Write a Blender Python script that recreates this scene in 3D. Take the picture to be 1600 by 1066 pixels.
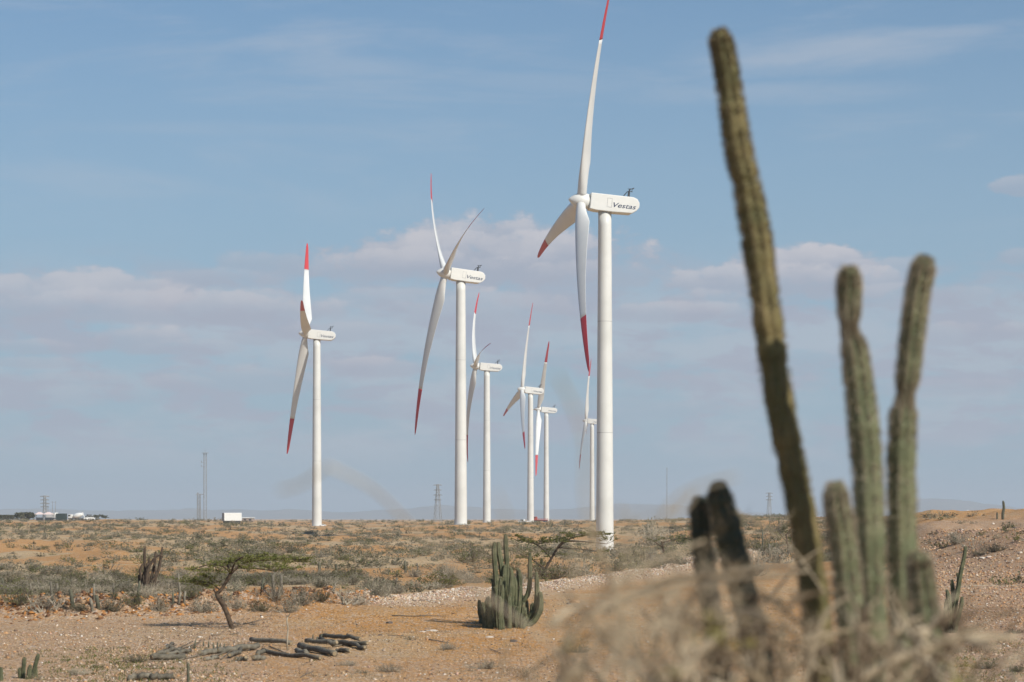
import bpy, bmesh, math, random
import numpy as np
from mathutils import Vector, Matrix

S = bpy.context.scene
for o in list(bpy.data.objects):
    bpy.data.objects.remove(o, do_unlink=True)
COL = S.collection
F = 3800.0      # focal length in photo pixels (photo 1600 wide)
HOR = 808.0     # photo row of the eye-level horizon
CX = 800.0

# ------------------------------------------------------------------ camera
cd = bpy.data.cameras.new('camera')
cam = bpy.data.objects.new('camera', cd); COL.objects.link(cam)
cam.location = (0, 0, 0); cam.rotation_euler = (math.radians(90), 0, 0)
cd.sensor_width = 36; cd.lens = F/1600*36
cd.shift_y = (HOR-533)/1600
cd.clip_start = 0.1; cd.clip_end = 60000
cd.dof.use_dof = True; cd.dof.focus_distance = 150; cd.dof.aperture_fstop = 2.9
cd.dof.aperture_blades = 8
S.camera = cam
S.render.engine = 'CYCLES'
S.view_settings.view_transform = 'Standard'; S.view_settings.look = 'None'
S.view_settings.gamma = 1; S.view_settings.use_curve_mapping = False
S.view_settings.exposure = 0.08
try:
    S.cycles.volume_bounces = 0
    S.cycles.max_bounces = 6
except Exception: pass

# ------------------------------------------------------------------ sun and sky
SUN_EL = math.radians(38); SUN_AZ = math.radians(-46)    # azimuth from +X towards -Y (camera side)
sdir = Vector((math.cos(SUN_EL)*math.cos(SUN_AZ), math.cos(SUN_EL)*math.sin(SUN_AZ), math.sin(SUN_EL)))
sl = bpy.data.lights.new('sun', 'SUN'); sl.energy = 4.8; sl.angle = math.radians(0.53); sl.color = (1, .93, .82)
so = bpy.data.objects.new('sun', sl); COL.objects.link(so)
so.rotation_euler = sdir.to_track_quat('Z', 'Y').to_euler(); so.location = (60, -60, 80)

W = bpy.data.worlds.new('World'); S.world = W; W.use_nodes = True
nt = W.node_tree; nt.nodes.clear()
def N(t, **k):
    n = nt.nodes.new(t)
    for a, b in k.items(): setattr(n, a, b)
    return n
def MA(op, a, b=None, c=None, clamp=False):
    n = N('ShaderNodeMath', operation=op); n.use_clamp = clamp
    for i, v in enumerate((a, b, c)):
        if v is None: continue
        if isinstance(v, (int, float)): n.inputs[i].default_value = v
        else: nt.links.new(v, n.inputs[i])
    return n.outputs[0]
def MIXC(fac, a, b):
    n = N('ShaderNodeMix', data_type='RGBA')
    for s_, v in ((n.inputs[0], fac), (n.inputs[6], a), (n.inputs[7], b)):
        if isinstance(v, (int, float)): s_.default_value = v
        elif isinstance(v, tuple): s_.default_value = (*v, 1)
        else: nt.links.new(v, s_)
    return n.outputs[2]
def SST(x, a, b):
    n = N('ShaderNodeMapRange', interpolation_type='SMOOTHSTEP')
    nt.links.new(x, n.inputs[0]); n.inputs[1].default_value = a; n.inputs[2].default_value = b
    return n.outputs[0]
sky = N('ShaderNodeTexSky', sky_type='NISHITA'); sky.sun_disc = False
sky.sun_elevation = SUN_EL; sky.sun_rotation = math.atan2(sdir.x, sdir.y)
sky.dust_density = 1.6; sky.air_density = 1.0; sky.ozone_density = 2.0; sky.altitude = 0
tc = N('ShaderNodeTexCoord'); sep = N('ShaderNodeSeparateXYZ')
nt.links.new(tc.outputs['Generated'], sep.inputs[0])
X, Y, Z = sep.outputs
az = MA('ARCTAN2', X, Y)
hr = MA('SQRT', MA('ADD', MA('MULTIPLY', X, X), MA('MULTIPLY', Y, Y)))
el = MA('DIVIDE', Z, MA('MAXIMUM', hr, 0.02))
comb = N('ShaderNodeCombineXYZ'); nt.links.new(az, comb.inputs[0]); nt.links.new(el, comb.inputs[1])
def noise(scale, detail, rough, sx=1, sy=1, off=(0, 0, 0), dist=0.0):
    mp = N('ShaderNodeMapping'); mp.inputs['Scale'].default_value = (sx, sy, 1); mp.inputs['Location'].default_value = off
    nt.links.new(comb.outputs[0], mp.inputs[0])
    n = N('ShaderNodeTexNoise'); n.inputs['Scale'].default_value = scale; n.inputs['Detail'].default_value = detail
    n.inputs['Roughness'].default_value = rough; n.inputs['Distortion'].default_value = dist
    nt.links.new(mp.outputs[0], n.inputs['Vector']); return n.outputs[0]
nA = noise(38, 6, .62, 1, 1.9)              # billows
nB = noise(9, 5, .6, 1, 3.5, (3, 1, 0))     # banks
nC = noise(6, 6, .65, 1, 5.5, (7, 2, 0), .4)   # cirrus
nD = noise(95, 4, .6, 1, 1.6, (1, 5, 0))
# cumulus banks: each is (px, py, half-width, half-height, strength) of its direction
cl = [(330, 440, 90, 16, .5), (90, 600, 90, 12, .4), (900, 560, 100, 13, .4), (1150, 600, 130, 14, .35), (1480, 610, 110, 14, .4), (660, 470, 120, 18, .5), (1380, 430, 80, 20, .6), (1110, 470, 60, 14, .5), (300, 545, 60, 12, .4), (760, 405, 210, 42, 1.0), (760, 375, 110, 32, .95), (640, 418, 130, 26, .8), (930, 430, 80, 22, .6), (410, 415, 62, 17, .55),
      (120, 470, 150, 34, .85), (250, 487, 230, 26, .8), (420, 478, 60, 22, .6), (20, 480, 110, 32, .7), (222, 535, 66, 20, .75),
      (1265, 420, 90, 30, 1.0), (1240, 445, 160, 26, .85), (1420, 468, 95, 17, .5), (1045, 490, 115, 15, .7), (1490, 525, 60, 18, .65),
      (580, 575, 80, 15, .75), (285, 602, 46, 15, .6), (410, 596, 85, 20, .5), (770, 490, 130, 28, .6), (1600, 302, 34, 14, .6),
      (1600, 410, 30, 12, .5), (45, 548, 62, 12, .6), (55, 572, 50, 9, .5), (1590, 525, 50, 13, .6), (130, 622, 110, 14, .3),
      (1000, 640, 120, 16, .3), (520, 520, 110, 14, .5), (395, 528, 36, 13, .55), (1330, 565, 140, 14, .3), (700, 640, 150, 16, .25)]
warp = MA('MULTIPLY', MA('SUBTRACT', nA, .5), 3.2)
warp2 = MA('MULTIPLY', MA('SUBTRACT', nD, .5), 1.6)
tot = None; lit = None
for (px, py, hw, hh, st) in cl:
    a0 = math.atan((px-CX)/F); e0 = (HOR-py)/F
    dx = MA('MULTIPLY', MA('SUBTRACT', az, a0), F/hw/1.22); dy = MA('MULTIPLY', MA('SUBTRACT', el, e0), F/hh/1.2)
    dyb = MA('MULTIPLY', MA('MINIMUM', dy, 0.0), .6)       # flat bases fall off faster
    r2 = MA('ADD', MA('ADD', MA('MULTIPLY', dx, dx), MA('MULTIPLY', dy, dy)), MA('MULTIPLY', dyb, dyb))
    m = MA('SUBTRACT', 1.0, r2)
    m = MA('ADD', MA('ADD', MA('ADD', m, warp), warp2), .12)
    d = SST(m, -.3, .5)
    d = MA('MULTIPLY', d, st)
    tot = d if tot is None else MA('MAXIMUM', tot, d)
    t = MA('MULTIPLY', d, SST(MA('ADD', dy, MA('MULTIPLY', warp, .5)), -.3, 1.1))
    lit = t if lit is None else MA('MAXIMUM', lit, t)
# thin broken bank in a low belt all the way round, and cirrus higher up
belt = MA('MULTIPLY', SST(el, .01, .035), MA('SUBTRACT', 1.0, SST(el, .075, .115)))
bank = MA('MULTIPLY', MA('MULTIPLY', SST(MA('ADD', nB, MA('MULTIPLY', warp, .05)), .42, .60), belt), .6)
nE = noise(24, 6, .62, 1, 3.2, (11, 4, 0), .3)
patch = MA('MULTIPLY', MA('MULTIPLY', SST(nE, .47, .60), MA('MULTIPLY', SST(el, .018, .04), MA('SUBTRACT', 1.0, SST(el, .085, .115)))), .85)
cir = MA('MULTIPLY', MA('MULTIPLY', SST(nC, .46, .76), SST(el, .09, .17)), .38)
for (px, py, hw, hh, st, sl_) in [(1280, 85, 260, 42, .55, -.02), (1450, 62, 130, 15, .5, .0), (560, 105, 130, 20, .28, .03), (1230, 150, 330, 22, .3, 0), (860, 130, 200, 20, .2, .05), (330, 205, 330, 16, .2, 0)]:
    a0 = math.atan((px-CX)/F); e0 = (HOR-py)/F
    dx = MA('MULTIPLY', MA('SUBTRACT', az, a0), F/hw); dy = MA('ADD', MA('MULTIPLY', MA('SUBTRACT', el, e0), F/hh), MA('MULTIPLY', dx, sl_*8))
    m = MA('SUBTRACT', 1.0, MA('ADD', MA('MULTIPLY', dx, dx), MA('MULTIPLY', dy, dy)))
    m = MA('ADD', m, MA('MULTIPLY', MA('SUBTRACT', nC, .5), 4.0))
    cir = MA('MAXIMUM', cir, MA('MULTIPLY', SST(m, -.3, 1.6), st))
SKYS = 0.1
mul = N('ShaderNodeMix', data_type='RGBA', blend_type='MULTIPLY'); mul.inputs[0].default_value = 1
nt.links.new(sky.outputs[0], mul.inputs[6]); mul.inputs[7].default_value = (.50, .74, .92, 1)
base = mul.outputs[2]
# milky air low over the land: constant colour fading out with height
low = MA('SUBTRACT', 1.0, SST(el, -.02, .36))
base = MIXC(MA('MULTIPLY', low, .80), base, (3.5, 4.7, 5.8))
base = MIXC(cir, base, (4.6, 5.0, 5.7))
base = MIXC(bank, base, (4.5, 4.85, 5.5))
base = MIXC(patch, base, (3.6, 3.95, 4.85))
ccol = MIXC(lit, (3.6, 3.95, 4.8), (5.6, 5.45, 5.8))
base = MIXC(MA('MULTIPLY', tot, .9), base, ccol)
bg = N('ShaderNodeBackground'); nt.links.new(base, bg.inputs[0]); bg.inputs[1].default_value = SKYS
wo = N('ShaderNodeOutputWorld'); nt.links.new(bg.outputs[0], wo.inputs[0])

# ------------------------------------------------------------------ helpers
rnd = random.Random(7); rng = np.random.default_rng(7)
def tag(o, label=None, cat=None, group=None, kind=None):
    if label: o['label'] = label
    if cat: o['category'] = cat
    if group: o['group'] = group
    if kind: o['kind'] = kind
    return o
def empty(name, loc=(0, 0, 0), rz=0.0):
    o = bpy.data.objects.new(name, None); COL.objects.link(o)
    o.location = loc; o.rotation_euler = (0, 0, rz); o.empty_display_size = .2; return o
class MB:
    """collects vertices and faces; built as ONE mesh object"""
    def __init__(s): s.v = []; s.f = []; s.m = []; s.cur = 0
    def add(s, vs, fs):
        b = len(s.v); s.v += [tuple(p) for p in vs]; s.f += [tuple(b+i for i in f) for f in fs]; s.m += [s.cur]*len(fs)
    def box(s, c, d, R=None):
        vs = [Vector((x*d[0]/2, y*d[1]/2, z*d[2]/2)) for x in (-1, 1) for y in (-1, 1) for z in (-1, 1)]
        if R is not None: vs = [R @ v for v in vs]
        s.add([v+Vector(c) for v in vs], [(0, 1, 3, 2), (4, 6, 7, 5), (0, 4, 5, 1), (2, 3, 7, 6), (0, 2, 6, 4), (1, 5, 7, 3)])
    def tube(s, pts, rad, n=6, cap=True, prof=None):
        pts = [Vector(p) for p in pts]
        if not hasattr(rad, '__len__'): rad = [rad]*len(pts)
        t0 = (pts[1]-pts[0]).normalized()
        ref = Vector((0, 1, 0)) if abs(t0.y) < .9 else Vector((1, 0, 0))
        a = (ref - t0*ref.dot(t0)).normalized(); vs = []
        for i, p in enumerate(pts):
            t = (pts[min(i+1, len(pts)-1)]-pts[max(i-1, 0)]).normalized()
            a = (a - t*a.dot(t)).normalized(); b = t.cross(a)
            for k in range(n):
                an = 2*math.pi*k/n; rr = rad[i]*(prof(k, i) if prof else 1)
                vs.append(p + (a*math.cos(an)+b*math.sin(an))*rr)
        fs = [(i*n+k, i*n+(k+1) % n, (i+1)*n+(k+1) % n, (i+1)*n+k) for i in range(len(pts)-1) for k in range(n)]
        if cap: fs += [tuple(range(n-1, -1, -1)), tuple((len(pts)-1)*n+k for k in range(n))]
        s.add(vs, fs)
    def tri(s, a, b, c): s.add([a, b, c], [(0, 1, 2)])
    def mesh(s, name, mats, smooth=False):
        me = bpy.data.meshes.new(name); me.from_pydata(s.v, [], s.f)
        for m in (mats if isinstance(mats, (list, tuple)) else [mats]): me.materials.append(m)
        if max(s.m, default=0) > 0: me.polygons.foreach_set('material_index', s.m)
        if smooth: me.polygons.foreach_set('use_smooth', [True]*len(me.polygons))
        me.update(); return me
    def build(s, name, mats, parent=None, smooth=False):
        o = bpy.data.objects.new(name, s.mesh(name, mats, smooth)); COL.objects.link(o)
        if parent: o.parent = parent
        return o
def link(name, me, parent=None, loc=None):
    o = bpy.data.objects.new(name, me); COL.objects.link(o)
    if parent: o.parent = parent
    if loc is not None: o.location = loc
    return o

# ------------------------------------------------------------------ materials
def mat(name, c1, c2=None, scale=8.0, rough=.85, bump=0.0, bscale=None, spec=.3, c3=None, rnd_v=0.0, sub=0, det=5):
    m = bpy.data.materials.new(name); m.use_nodes = True; t = m.node_tree; b = t.nodes['Principled BSDF']
    b.inputs['Roughness'].default_value = rough; b.inputs['Specular IOR Level'].default_value = spec
    b.inputs['Base Color'].default_value = (*c1, 1)
    tcn = t.nodes.new('ShaderNodeTexCoord')
    def ns(sc, d=5):
        n = t.nodes.new('ShaderNodeTexNoise'); n.inputs['Scale'].default_value = sc; n.inputs['Detail'].default_value = d
        n.inputs['Roughness'].default_value = .6; t.links.new(tcn.outputs['Object'], n.inputs['Vector']); return n
    out = None
    if c2:
        n = ns(scale, det); r = t.nodes.new('ShaderNodeValToRGB')
        e = r.color_ramp.elements; e[0].position = .35; e[0].color = (*c1, 1); e[1].position = .65; e[1].color = (*c2, 1)
        if c3: q = e.new(.8); q.color = (*c3, 1)
        t.links.new(n.outputs[0], r.inputs[0]); out = r.outputs[0]
    if rnd_v:
        oi = t.nodes.new('ShaderNodeObjectInfo'); hs = t.nodes.new('ShaderNodeHueSaturation')
        mr = t.nodes.new('ShaderNodeMapRange'); mr.inputs[3].default_value = 1-rnd_v; mr.inputs[4].default_value = 1+rnd_v
        t.links.new(oi.outputs['Random'], mr.inputs[0]); t.links.new(mr.outputs[0], hs.inputs['Value'])
        if out: t.links.new(out, hs.inputs['Color'])
        else: hs.inputs['Color'].default_value = (*c1, 1)
        out = hs.outputs[0]
    if out: t.links.new(out, b.inputs['Base Color'])
    if bump:
        n = ns(bscale or scale*3); bp = t.nodes.new('ShaderNodeBump'); bp.inputs['Strength'].default_value = bump
        bp.inputs['Distance'].default_value = .02; t.links.new(n.outputs[0], bp.inputs['Height']); t.links.new(bp.outputs[0], b.inputs['Normal'])
    return m
M = dict(
    white=mat('turbine_white', (.55, .55, .52), (.64, .64, .61), .18, .45, spec=.4),
    nacelle=mat('nacelle_white', (.62, .62, .59), (.68, .675, .64), .4, .4, spec=.4),
    blade=mat('blade_white', (.56, .57, .56), (.63, .63, .61), .15, .4, spec=.4),
    red=mat('tip_red', (.50, .035, .04), (.43, .03, .035), .3, .45, spec=.35),
    navy=mat('lettering_navy', (.015, .03, .08), None),
    metal=mat('grey_metal', (.18, .19, .2), (.26, .26, .27), 2, .5),
    darkmetal=mat('dark_metal', (.05, .055, .06), None),
    lattice=mat('lattice_steel', (.20, .21, .21), (.3, .3, .3), 1, .6),
    cact=mat('cactus_skin', (.055, .065, .032), (.13, .13, .07), 6, .6, .5, 60, c3=(.24, .17, .10), rnd_v=.12),
    cact_f=mat('cactus_skin_foreground', (.085, .085, .03), (.20, .155, .065), 5, .6, .7, 40, c3=(.30, .19, .10)),
    cact_p=mat('cactus_skin_pale', (.085, .105, .05), (.19, .185, .10), 5, .6, .6, 50, c3=(.30, .22, .15)),
    cact_old=mat('cactus_skin_old', (.06, .065, .045), (.13, .12, .08), 10, .8, .5, 40, rnd_v=.15),
    cact_dead=mat('cactus_dead', (.045, .032, .024), (.11, .08, .055), 9, .9, .6, 40),
    fgpale=mat('foreground_lightened_twig', (.42, .36, .27), (.58, .52, .42), 2.5, .9, spec=.1),  # lightened copy of the dry twig, offsets shading on the arching stem
    cact_s=mat('cactus_skin_shaded', (.03, .038, .022), (.055, .06, .035), 7, .6, .5, 40),  # shade from neighbouring columns darkened into the skin colour
    spine=mat('cactus_spines', (.24, .19, .12), (.50, .43, .32), 9, .7),
    spine_d=mat('cactus_spines_brown', (.11, .085, .045), (.30, .235, .14), 9, .7),
    bark=mat('bark', (.045, .03, .02), (.11, .078, .052), 12, .9, .6, 50),
    log=mat('cut_cactus_log', (.10, .09, .068), (.21, .185, .14), 9, .9, .7, 40, rnd_v=.25),
    log_cut=mat('log_cut_face', (.32, .24, .15), (.22, .17, .1), 30, .9),
    twig=mat('dry_twig', (.24, .205, .15), (.40, .35, .27), 3, .9, rnd_v=.15),
    twig_d=mat('dark_twig', (.11, .09, .065), (.20, .165, .12), 3, .9, rnd_v=.15),
    dryleaf=mat('dry_scrub_leaf', (.19, .15, .085), (.37, .31, .20), .35, .9, rnd_v=.3, c3=(.46, .37, .20)),
    grey=mat('grey_scrub_leaf', (.115, .115, .07), (.28, .25, .17), .35, .9, rnd_v=.3, c3=(.22, .22, .10)),
    olive=mat('olive_scrub_leaf', (.09, .105, .035), (.19, .185, .075), .35, .85, rnd_v=.3, c3=(.26, .23, .08)),
    green=mat('green_scrub_leaf', (.095, .115, .025), (.22, .215, .06), 1.6, .8, rnd_v=.25),
    yellow=mat('yellow_leaf', (.32, .27, .03), (.2, .2, .04), 9, .7),
    dark=mat('dark_scrub_leaf', (.06, .065, .035), (.12, .115, .06), 2, .9, rnd_v=.15),
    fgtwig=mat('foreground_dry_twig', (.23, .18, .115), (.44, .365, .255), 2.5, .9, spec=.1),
    fgdark=mat('foreground_shaded_twig', (.075, .053, .033), (.17, .125, .08), 2.5, .9, spec=.1),  # darker copy of the dry twig, shade put into its colour
    wpaint=mat('white_paint', (.72, .72, .70), (.66, .66, .63), .8, .4),
    rust=mat('red_paint', (.42, .06, .03), (.34, .07, .04), 1.5, .6),
    dkgreen=mat('dark_green_paint', (.03, .045, .042), (.045, .06, .055), 1, .6),
    glass=mat('dark_glass', (.015, .018, .02), None, rough=.1, spec=.5),
    rubber=mat('rubber', (.02, .02, .02), None),
    canvas=mat('pink_canvas', (.62, .46, .42), (.7, .6, .56), 1, .8),
    concrete=mat('pale_concrete', (.42, .39, .34), (.52, .49, .44), 1.5, .9),
    roofb=mat('weathered_roof', (.30, .24, .2), (.38, .3, .25), 1, .9),
)
def backlit(m, f=.35):
    """thin leaves let some light through"""
    t = m.node_tree; b = t.nodes['Principled BSDF']; o = [n for n in t.nodes if n.type == 'OUTPUT_MATERIAL'][0]
    tr = t.nodes.new('ShaderNodeBsdfTranslucent'); mx = t.nodes.new('ShaderNodeMixShader'); mx.inputs[0].default_value = f
    src = b.inputs['Base Color'].links
    if src: t.links.new(src[0].from_socket, tr.inputs[0])
    else: tr.inputs[0].default_value = b.inputs['Base Color'].default_value
    t.links.new(b.outputs[0], mx.inputs[1]); t.links.new(tr.outputs[0], mx.inputs[2]); t.links.new(mx.outputs[0], o.inputs[0])
for k in ('dryleaf', 'grey', 'olive', 'green', 'yellow'): backlit(M[k])

# ------------------------------------------------------------------ terrain
def vnoise(x, y, seed=0):
    xi = np.floor(x).astype(np.int64); yi = np.floor(y).astype(np.int64); fx = x-xi; fy = y-yi
    fx = fx*fx*(3-2*fx); fy = fy*fy*(3-2*fy)
    def h(a, b):
        n = (a*374761393 + b*668265263 + seed*1442695041) & 0x7fffffff
        n = ((n ^ (n >> 13))*1274126177) & 0x7fffffff
        n = (n ^ (n >> 16)) & 0xffffff
        return n/float(0xffffff)
    return (h(xi, yi)*(1-fx)+h(xi+1, yi)*fx)*(1-fy)+(h(xi, yi+1)*(1-fx)+h(xi+1, yi+1)*fx)*fy
def fbm(x, y, seed=0, o=4):
    s = 0; a = .5; t = 0
    for i in range(o):
        s = s+a*vnoise(x*2**i+17*i, y*2**i-9*i, seed+i); t += a; a *= .5
    return s/t
def sst(x, a, b):
    t = np.clip((x-a)/(b-a), 0, 1); return t*t*(3-2*t)
CP = [  # (photo column, distance, height)
    (800, 6, -1.5), (0, 8, -1.5), (1600, 8, -1.5), (800, 14, -1.6), (1600, 14, -1.6), (0, 14, -1.6), (0, 45, -3.0), (800, 45, -3.0), (1600, 45, -2.95),
    (0, 65, -2.96), (400, 65, -2.97), (800, 65, -2.97), (1200, 65, -2.97), (1600, 65, -2.9), (0, 77, -2.7), (400, 77, -2.7), (800, 77, -2.7), (1200, 77, -2.74), (1600, 77, -2.8), (0, 100, -3), (400, 100, -3.0), (800, 100, -3), (1200, 100, -3), (1600, 100, -2.9),  # rise towards the berm shaped to make ground shadows show more
    (0, 150, -3), (400, 150, -3.1), (800, 150, -3.1), (1200, 150, -3.1), (1600, 150, -2.6),
    (0, 220, -3.2), (400, 220, -3.5), (800, 220, -3.5), (945, 220, -3.9), (1200, 220, -3.2), (1600, 220, -1.5),
    (0, 300, -3.2), (400, 300, -3.6), (800, 300, -4.2), (945, 300, -5.0), (1200, 300, -3.4), (1600, 300, -1.5),
    (0, 420, -3.4), (500, 420, -3.8), (700, 420, -3.4), (800, 420, -4.4), (945, 420, -6.6), (1080, 420, -4.2), (1600, 420, -1.2),
    (0, 600, -2.0), (500, 600, -3.0), (720, 588, -1.6), (830, 600, -2.3), (945, 600, -1.5), (1150, 600, -.5), (1600, 600, -.4),
    (362, 690, -1.1), (362, 560, -2.4), (120, 790, -1.0), (120, 640, -2.0), (0, 800, -1.2), (300, 800, -1.7), (495, 755, -3.4), (620, 800, -1.7), (761, 932, -2.4), (945, 800, -1.3), (1150, 800, -.1), (1600, 800, -.1),
    (0, 1100, -2.4), (500, 1100, -2.6), (829, 1084, -3.5), (945, 1100, -1.8), (1200, 1100, -.4), (1600, 1100, -.4),
    (0, 1500, -3), (500, 1500, -3), (854, 1304, -2.6), (925, 1452, -2.8), (1200, 1500, -1.5), (1600, 1500, -1.0),
    (0, 2600, -4), (800, 2600, -4), (1600, 2600, -3), (0, 5000, -8), (800, 5000, -8), (1600, 5000, -8), (800, 14000, -10), (0, 14000, -10), (1600, 14000, -10)]
CPU = np.array([((a-CX)/F*6, math.log(b)) for a, b, c in CP]); CPZ = np.array([c for a, b, c in CP])
BERM = np.array([(-24, 66.), (-16, 68), (-11, 69), (-8, 70.5), (-5.2, 74), (-2.8, 81.5), (0, 94), (3.2, 109), (8, 134), (12, 162), (17, 190), (24, 230)])
def seg_dist(x, y, P):
    best = np.full(np.shape(x), 1e9); t_b = np.zeros(np.shape(x)); tot = 0
    for i in range(len(P)-1):
        a, b = P[i], P[i+1]; d = b-a; L = np.hypot(*d)
        t = np.clip(((x-a[0])*d[0]+(y-a[1])*d[1])/L**2, 0, 1)
        dd = np.hypot(x-a[0]-t*d[0], y-a[1]-t*d[1]); m = dd < best
        best = np.where(m, dd, best); t_b = np.where(m, tot+t*L, t_b); tot += L
    return best, t_b
def height(x, y):
    x = np.asarray(x, float); y = np.asarray(y, float)
    sh = x.shape; xf = x.ravel(); yf = np.maximum(y.ravel(), 4.0)
    u = np.clip(xf/yf, -.3, .3)*6; l = np.log(yf)
    num = np.zeros(xf.size); den = np.zeros(xf.size)
    for (cu, cl_), z in zip(CPU, CPZ):
        w = np.exp(-(((u-cu)/.17)**2 + ((l-cl_)/.2)**2)) + 1e-4/(.02+(u-cu)**2+(l-cl_)**2)**2
        num += w*z; den += w
    z = (num/den).reshape(sh)
    # rolling sand humps, growing with distance
    amp = sst(y, 95, 170)*(1-.55*sst(y, 330, 480))
    far_t = np.ones(sh)
    for (tx, ty) in [(16, 416), (-12.4, 588), (-60.6, 755), (-9.6, 932), (8.3, 1084), (18.4, 1304), (47.8, 1452), (-80, 700), (-142, 800), (-133, 800), (-150, 800)]:
        far_t = far_t*(1-np.exp(-(((x-tx)/9)**2+((y-ty)/14)**2)))
    n = fbm(x/16., y/34., 3, 4)-.5
    n2 = fbm(x/5., y/9., 9, 3)-.5
    z = z + amp*far_t*(n*2.6 + n2*.6)
    z = z + sst(y, 500, 900)*far_t*(fbm(x/60., y/90., 21, 3)-.5)*1.2*(1-sst(y, 3000, 6000))
    # small relief close by
    near = sst(y, 30, 45)*(1-sst(y, 110, 170))
    z = z + near*((fbm(x/3., y/4., 5, 3)-.5)*.10)
    # low swell added in front of the berm so cast shadows spread wider
    z = z + .24*np.exp(-((y-70.5)/3.6)**2)*(1-sst(x, -1.5, 2.5))
    # gravel and clay berm
    d, t = seg_dist(x, y, BERM)
    hgt = .26*(1+.5*(fbm(x/1.5, y/3., 31, 3)-.5)*2)
    z = z + hgt*np.exp(-(d/1.25)**2)
    cl_ = (x < -4.5)*np.exp(-(d/1.6)**2)
    z = z + cl_*(np.abs(fbm(x/.4, y/.7, 41, 3)-.5))*.9
    # rubble bank on the right
    cxr = 36+ (fbm(y/20., x*0+3, 55, 2)-.5)*4
    e = sst(x, 23.0+(fbm(y/9., x/9., 51, 2)-.5)*5, 31)*sst(y, 108, 152)*(1-sst(y, 200, 300))
    z = z + e*(1.9+.35*(fbm(x/2.5, y/5., 57, 4)-.5)*2)
    rub = sst(x, 8, 10)*sst(y, 30, 45)*(1-sst(y, 190, 220))
    z = z + rub*(fbm(x/.7, y/1.2, 61, 3)-.5)*.10
    return z
def hz(x, y):
    """height of the built ground sheet at a point"""
    u = x/max(y, 30.0); c = min(max(float(np.interp(u, us, np.arange(nx))), 0), nx-1.001); r = min(max(float(np.interp(y, ys, np.arange(ny))), 0), ny-1.001)
    a, b = int(r), int(c); f, g = r-a, c-b
    return float((ZZ[a, b]*(1-g)+ZZ[a, b+1]*g)*(1-f)+(ZZ[a+1, b]*(1-g)+ZZ[a+1, b+1]*g)*f)
def gpt(px, py):
    """world point where the line of sight of photo pixel (px, py) first meets the ground"""
    u = (px-CX)/F; s = (py-HOR)/F
    c = float(np.interp(u, us, np.arange(nx))); b = min(int(c), nx-2); g = c-b
    r0 = 16; D = ys[r0:]; z = ZZ[r0:, b]*(1-g)+ZZ[r0:, b+1]*g
    gap = -s*D-z; below = np.nonzero((gap <= 0) & (D < 2600))[0]
    if len(below) and below[0] > 0:
        i = below[0]; t = gap[i-1]/(gap[i-1]-gap[i]+1e-12); d = D[i-1]+t*(D[i]-D[i-1])
    else: d = D[int(np.argmax(np.where(D < 2000, z/D, -9)))]
    return Vector((u*d, d, hz(u*d, d)))
def at(px, py, D): return Vector(((px-CX)/F*D, D, (HOR-py)/F*D))
def soil_masks(x, y):
    d, t = seg_dist(x, y, BERM)
    # side of the berm: camera side is the cleared area
    by = np.interp(x, BERM[:, 0], BERM[:, 1])
    wob = (fbm(x/2.2, y/4., 71, 3)-.5)*2
    clear = (1-sst(y-by+wob*3, -4, 1))*sst(y, 44+(-x)*.0, 48)
    px = CX+F*x/np.maximum(y, 1)
    gravel = np.exp(-(d/1.7)**2)*sst(x, -6.5, -4.0)
    clay = np.exp(-((d-.2)/1.7)**2)*(1-sst(x, -5, -3.0))
    track = (1-sst(px, 330, 560))*(1-sst(y, 68, 72))           # pale gravel spread on the left
    track = np.maximum(track, .55*(1-sst(y+wob*4, 50, 58)))
    right = sst(px+wob*40, 1400, 1470)*(1-sst(y, 180, 210))
    big = fbm(x/14., y/26., 81, 4); sm = fbm(x/3., y/5., 91, 4)
    orange = np.clip(sst(big+.3*(sm-.5), .44, .54), 0, 1)
    near = 1-sst(y-by, -1, 3)
    orange = orange*(1-near) + near*np.clip(sst(sm*.6+.4*big, .36, .56)*.6+.4, 0, 1)
    orange = np.clip(orange + clay*.9, 0, 1)*(1-.8*gravel)
    pale = np.clip(gravel*1.1 + track*.75*(.6+.4*sm) + right*.35, 0, 1)
    return orange, pale, clear, right, gravel, clay, near
ys = np.concatenate([np.linspace(-40, 36, 16, endpoint=False), 36*np.exp(np.linspace(0, math.log(1700/36.), 900)), 1700*np.exp(np.linspace(.03, math.log(14000/1700.), 40))])
us = np.concatenate([-np.geomspace(5, .27, 12), np.linspace(-.255, .255, 620), np.geomspace(.27, 5, 12)])
YY, UU = np.meshgrid(ys, us, indexing='ij')
XX = UU*np.maximum(YY, 30.0)
ZZ = height(XX, np.maximum(YY, 4)); ZZ = np.where(YY < 6, -1.5, ZZ)
ny, nx = YY.shape
co = np.stack([XX, YY, ZZ], -1).reshape(-1, 3)
idx = np.arange(ny*nx).reshape(ny, nx)
quads = np.stack([idx[:-1, :-1], idx[:-1, 1:], idx[1:, 1:], idx[1:, :-1]], -1).reshape(-1, 4)
def fast_mesh(name, co, faces, k):
    me = bpy.data.meshes.new(name); nf = len(faces)
    me.vertices.add(len(co)); me.vertices.foreach_set('co', np.asarray(co, np.float32).ravel())
    me.loops.add(nf*k); me.loops.foreach_set('vertex_index', np.asarray(faces, np.int32).ravel())
    me.polygons.add(nf); me.polygons.foreach_set('loop_start', np.arange(0, nf*k, k, dtype=np.int32))
    me.update(calc_edges=True); me.validate(); return me
gm = fast_mesh('ground', co, quads, 4)
gm.polygons.foreach_set('use_smooth', [True]*len(gm.polygons))
o_, p_, c_, r_, g_, cy_, nr_ = soil_masks(co[:, 0], np.maximum(co[:, 1], 10))
ca = gm.color_attributes.new('soil', 'FLOAT_COLOR', 'POINT')
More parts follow.
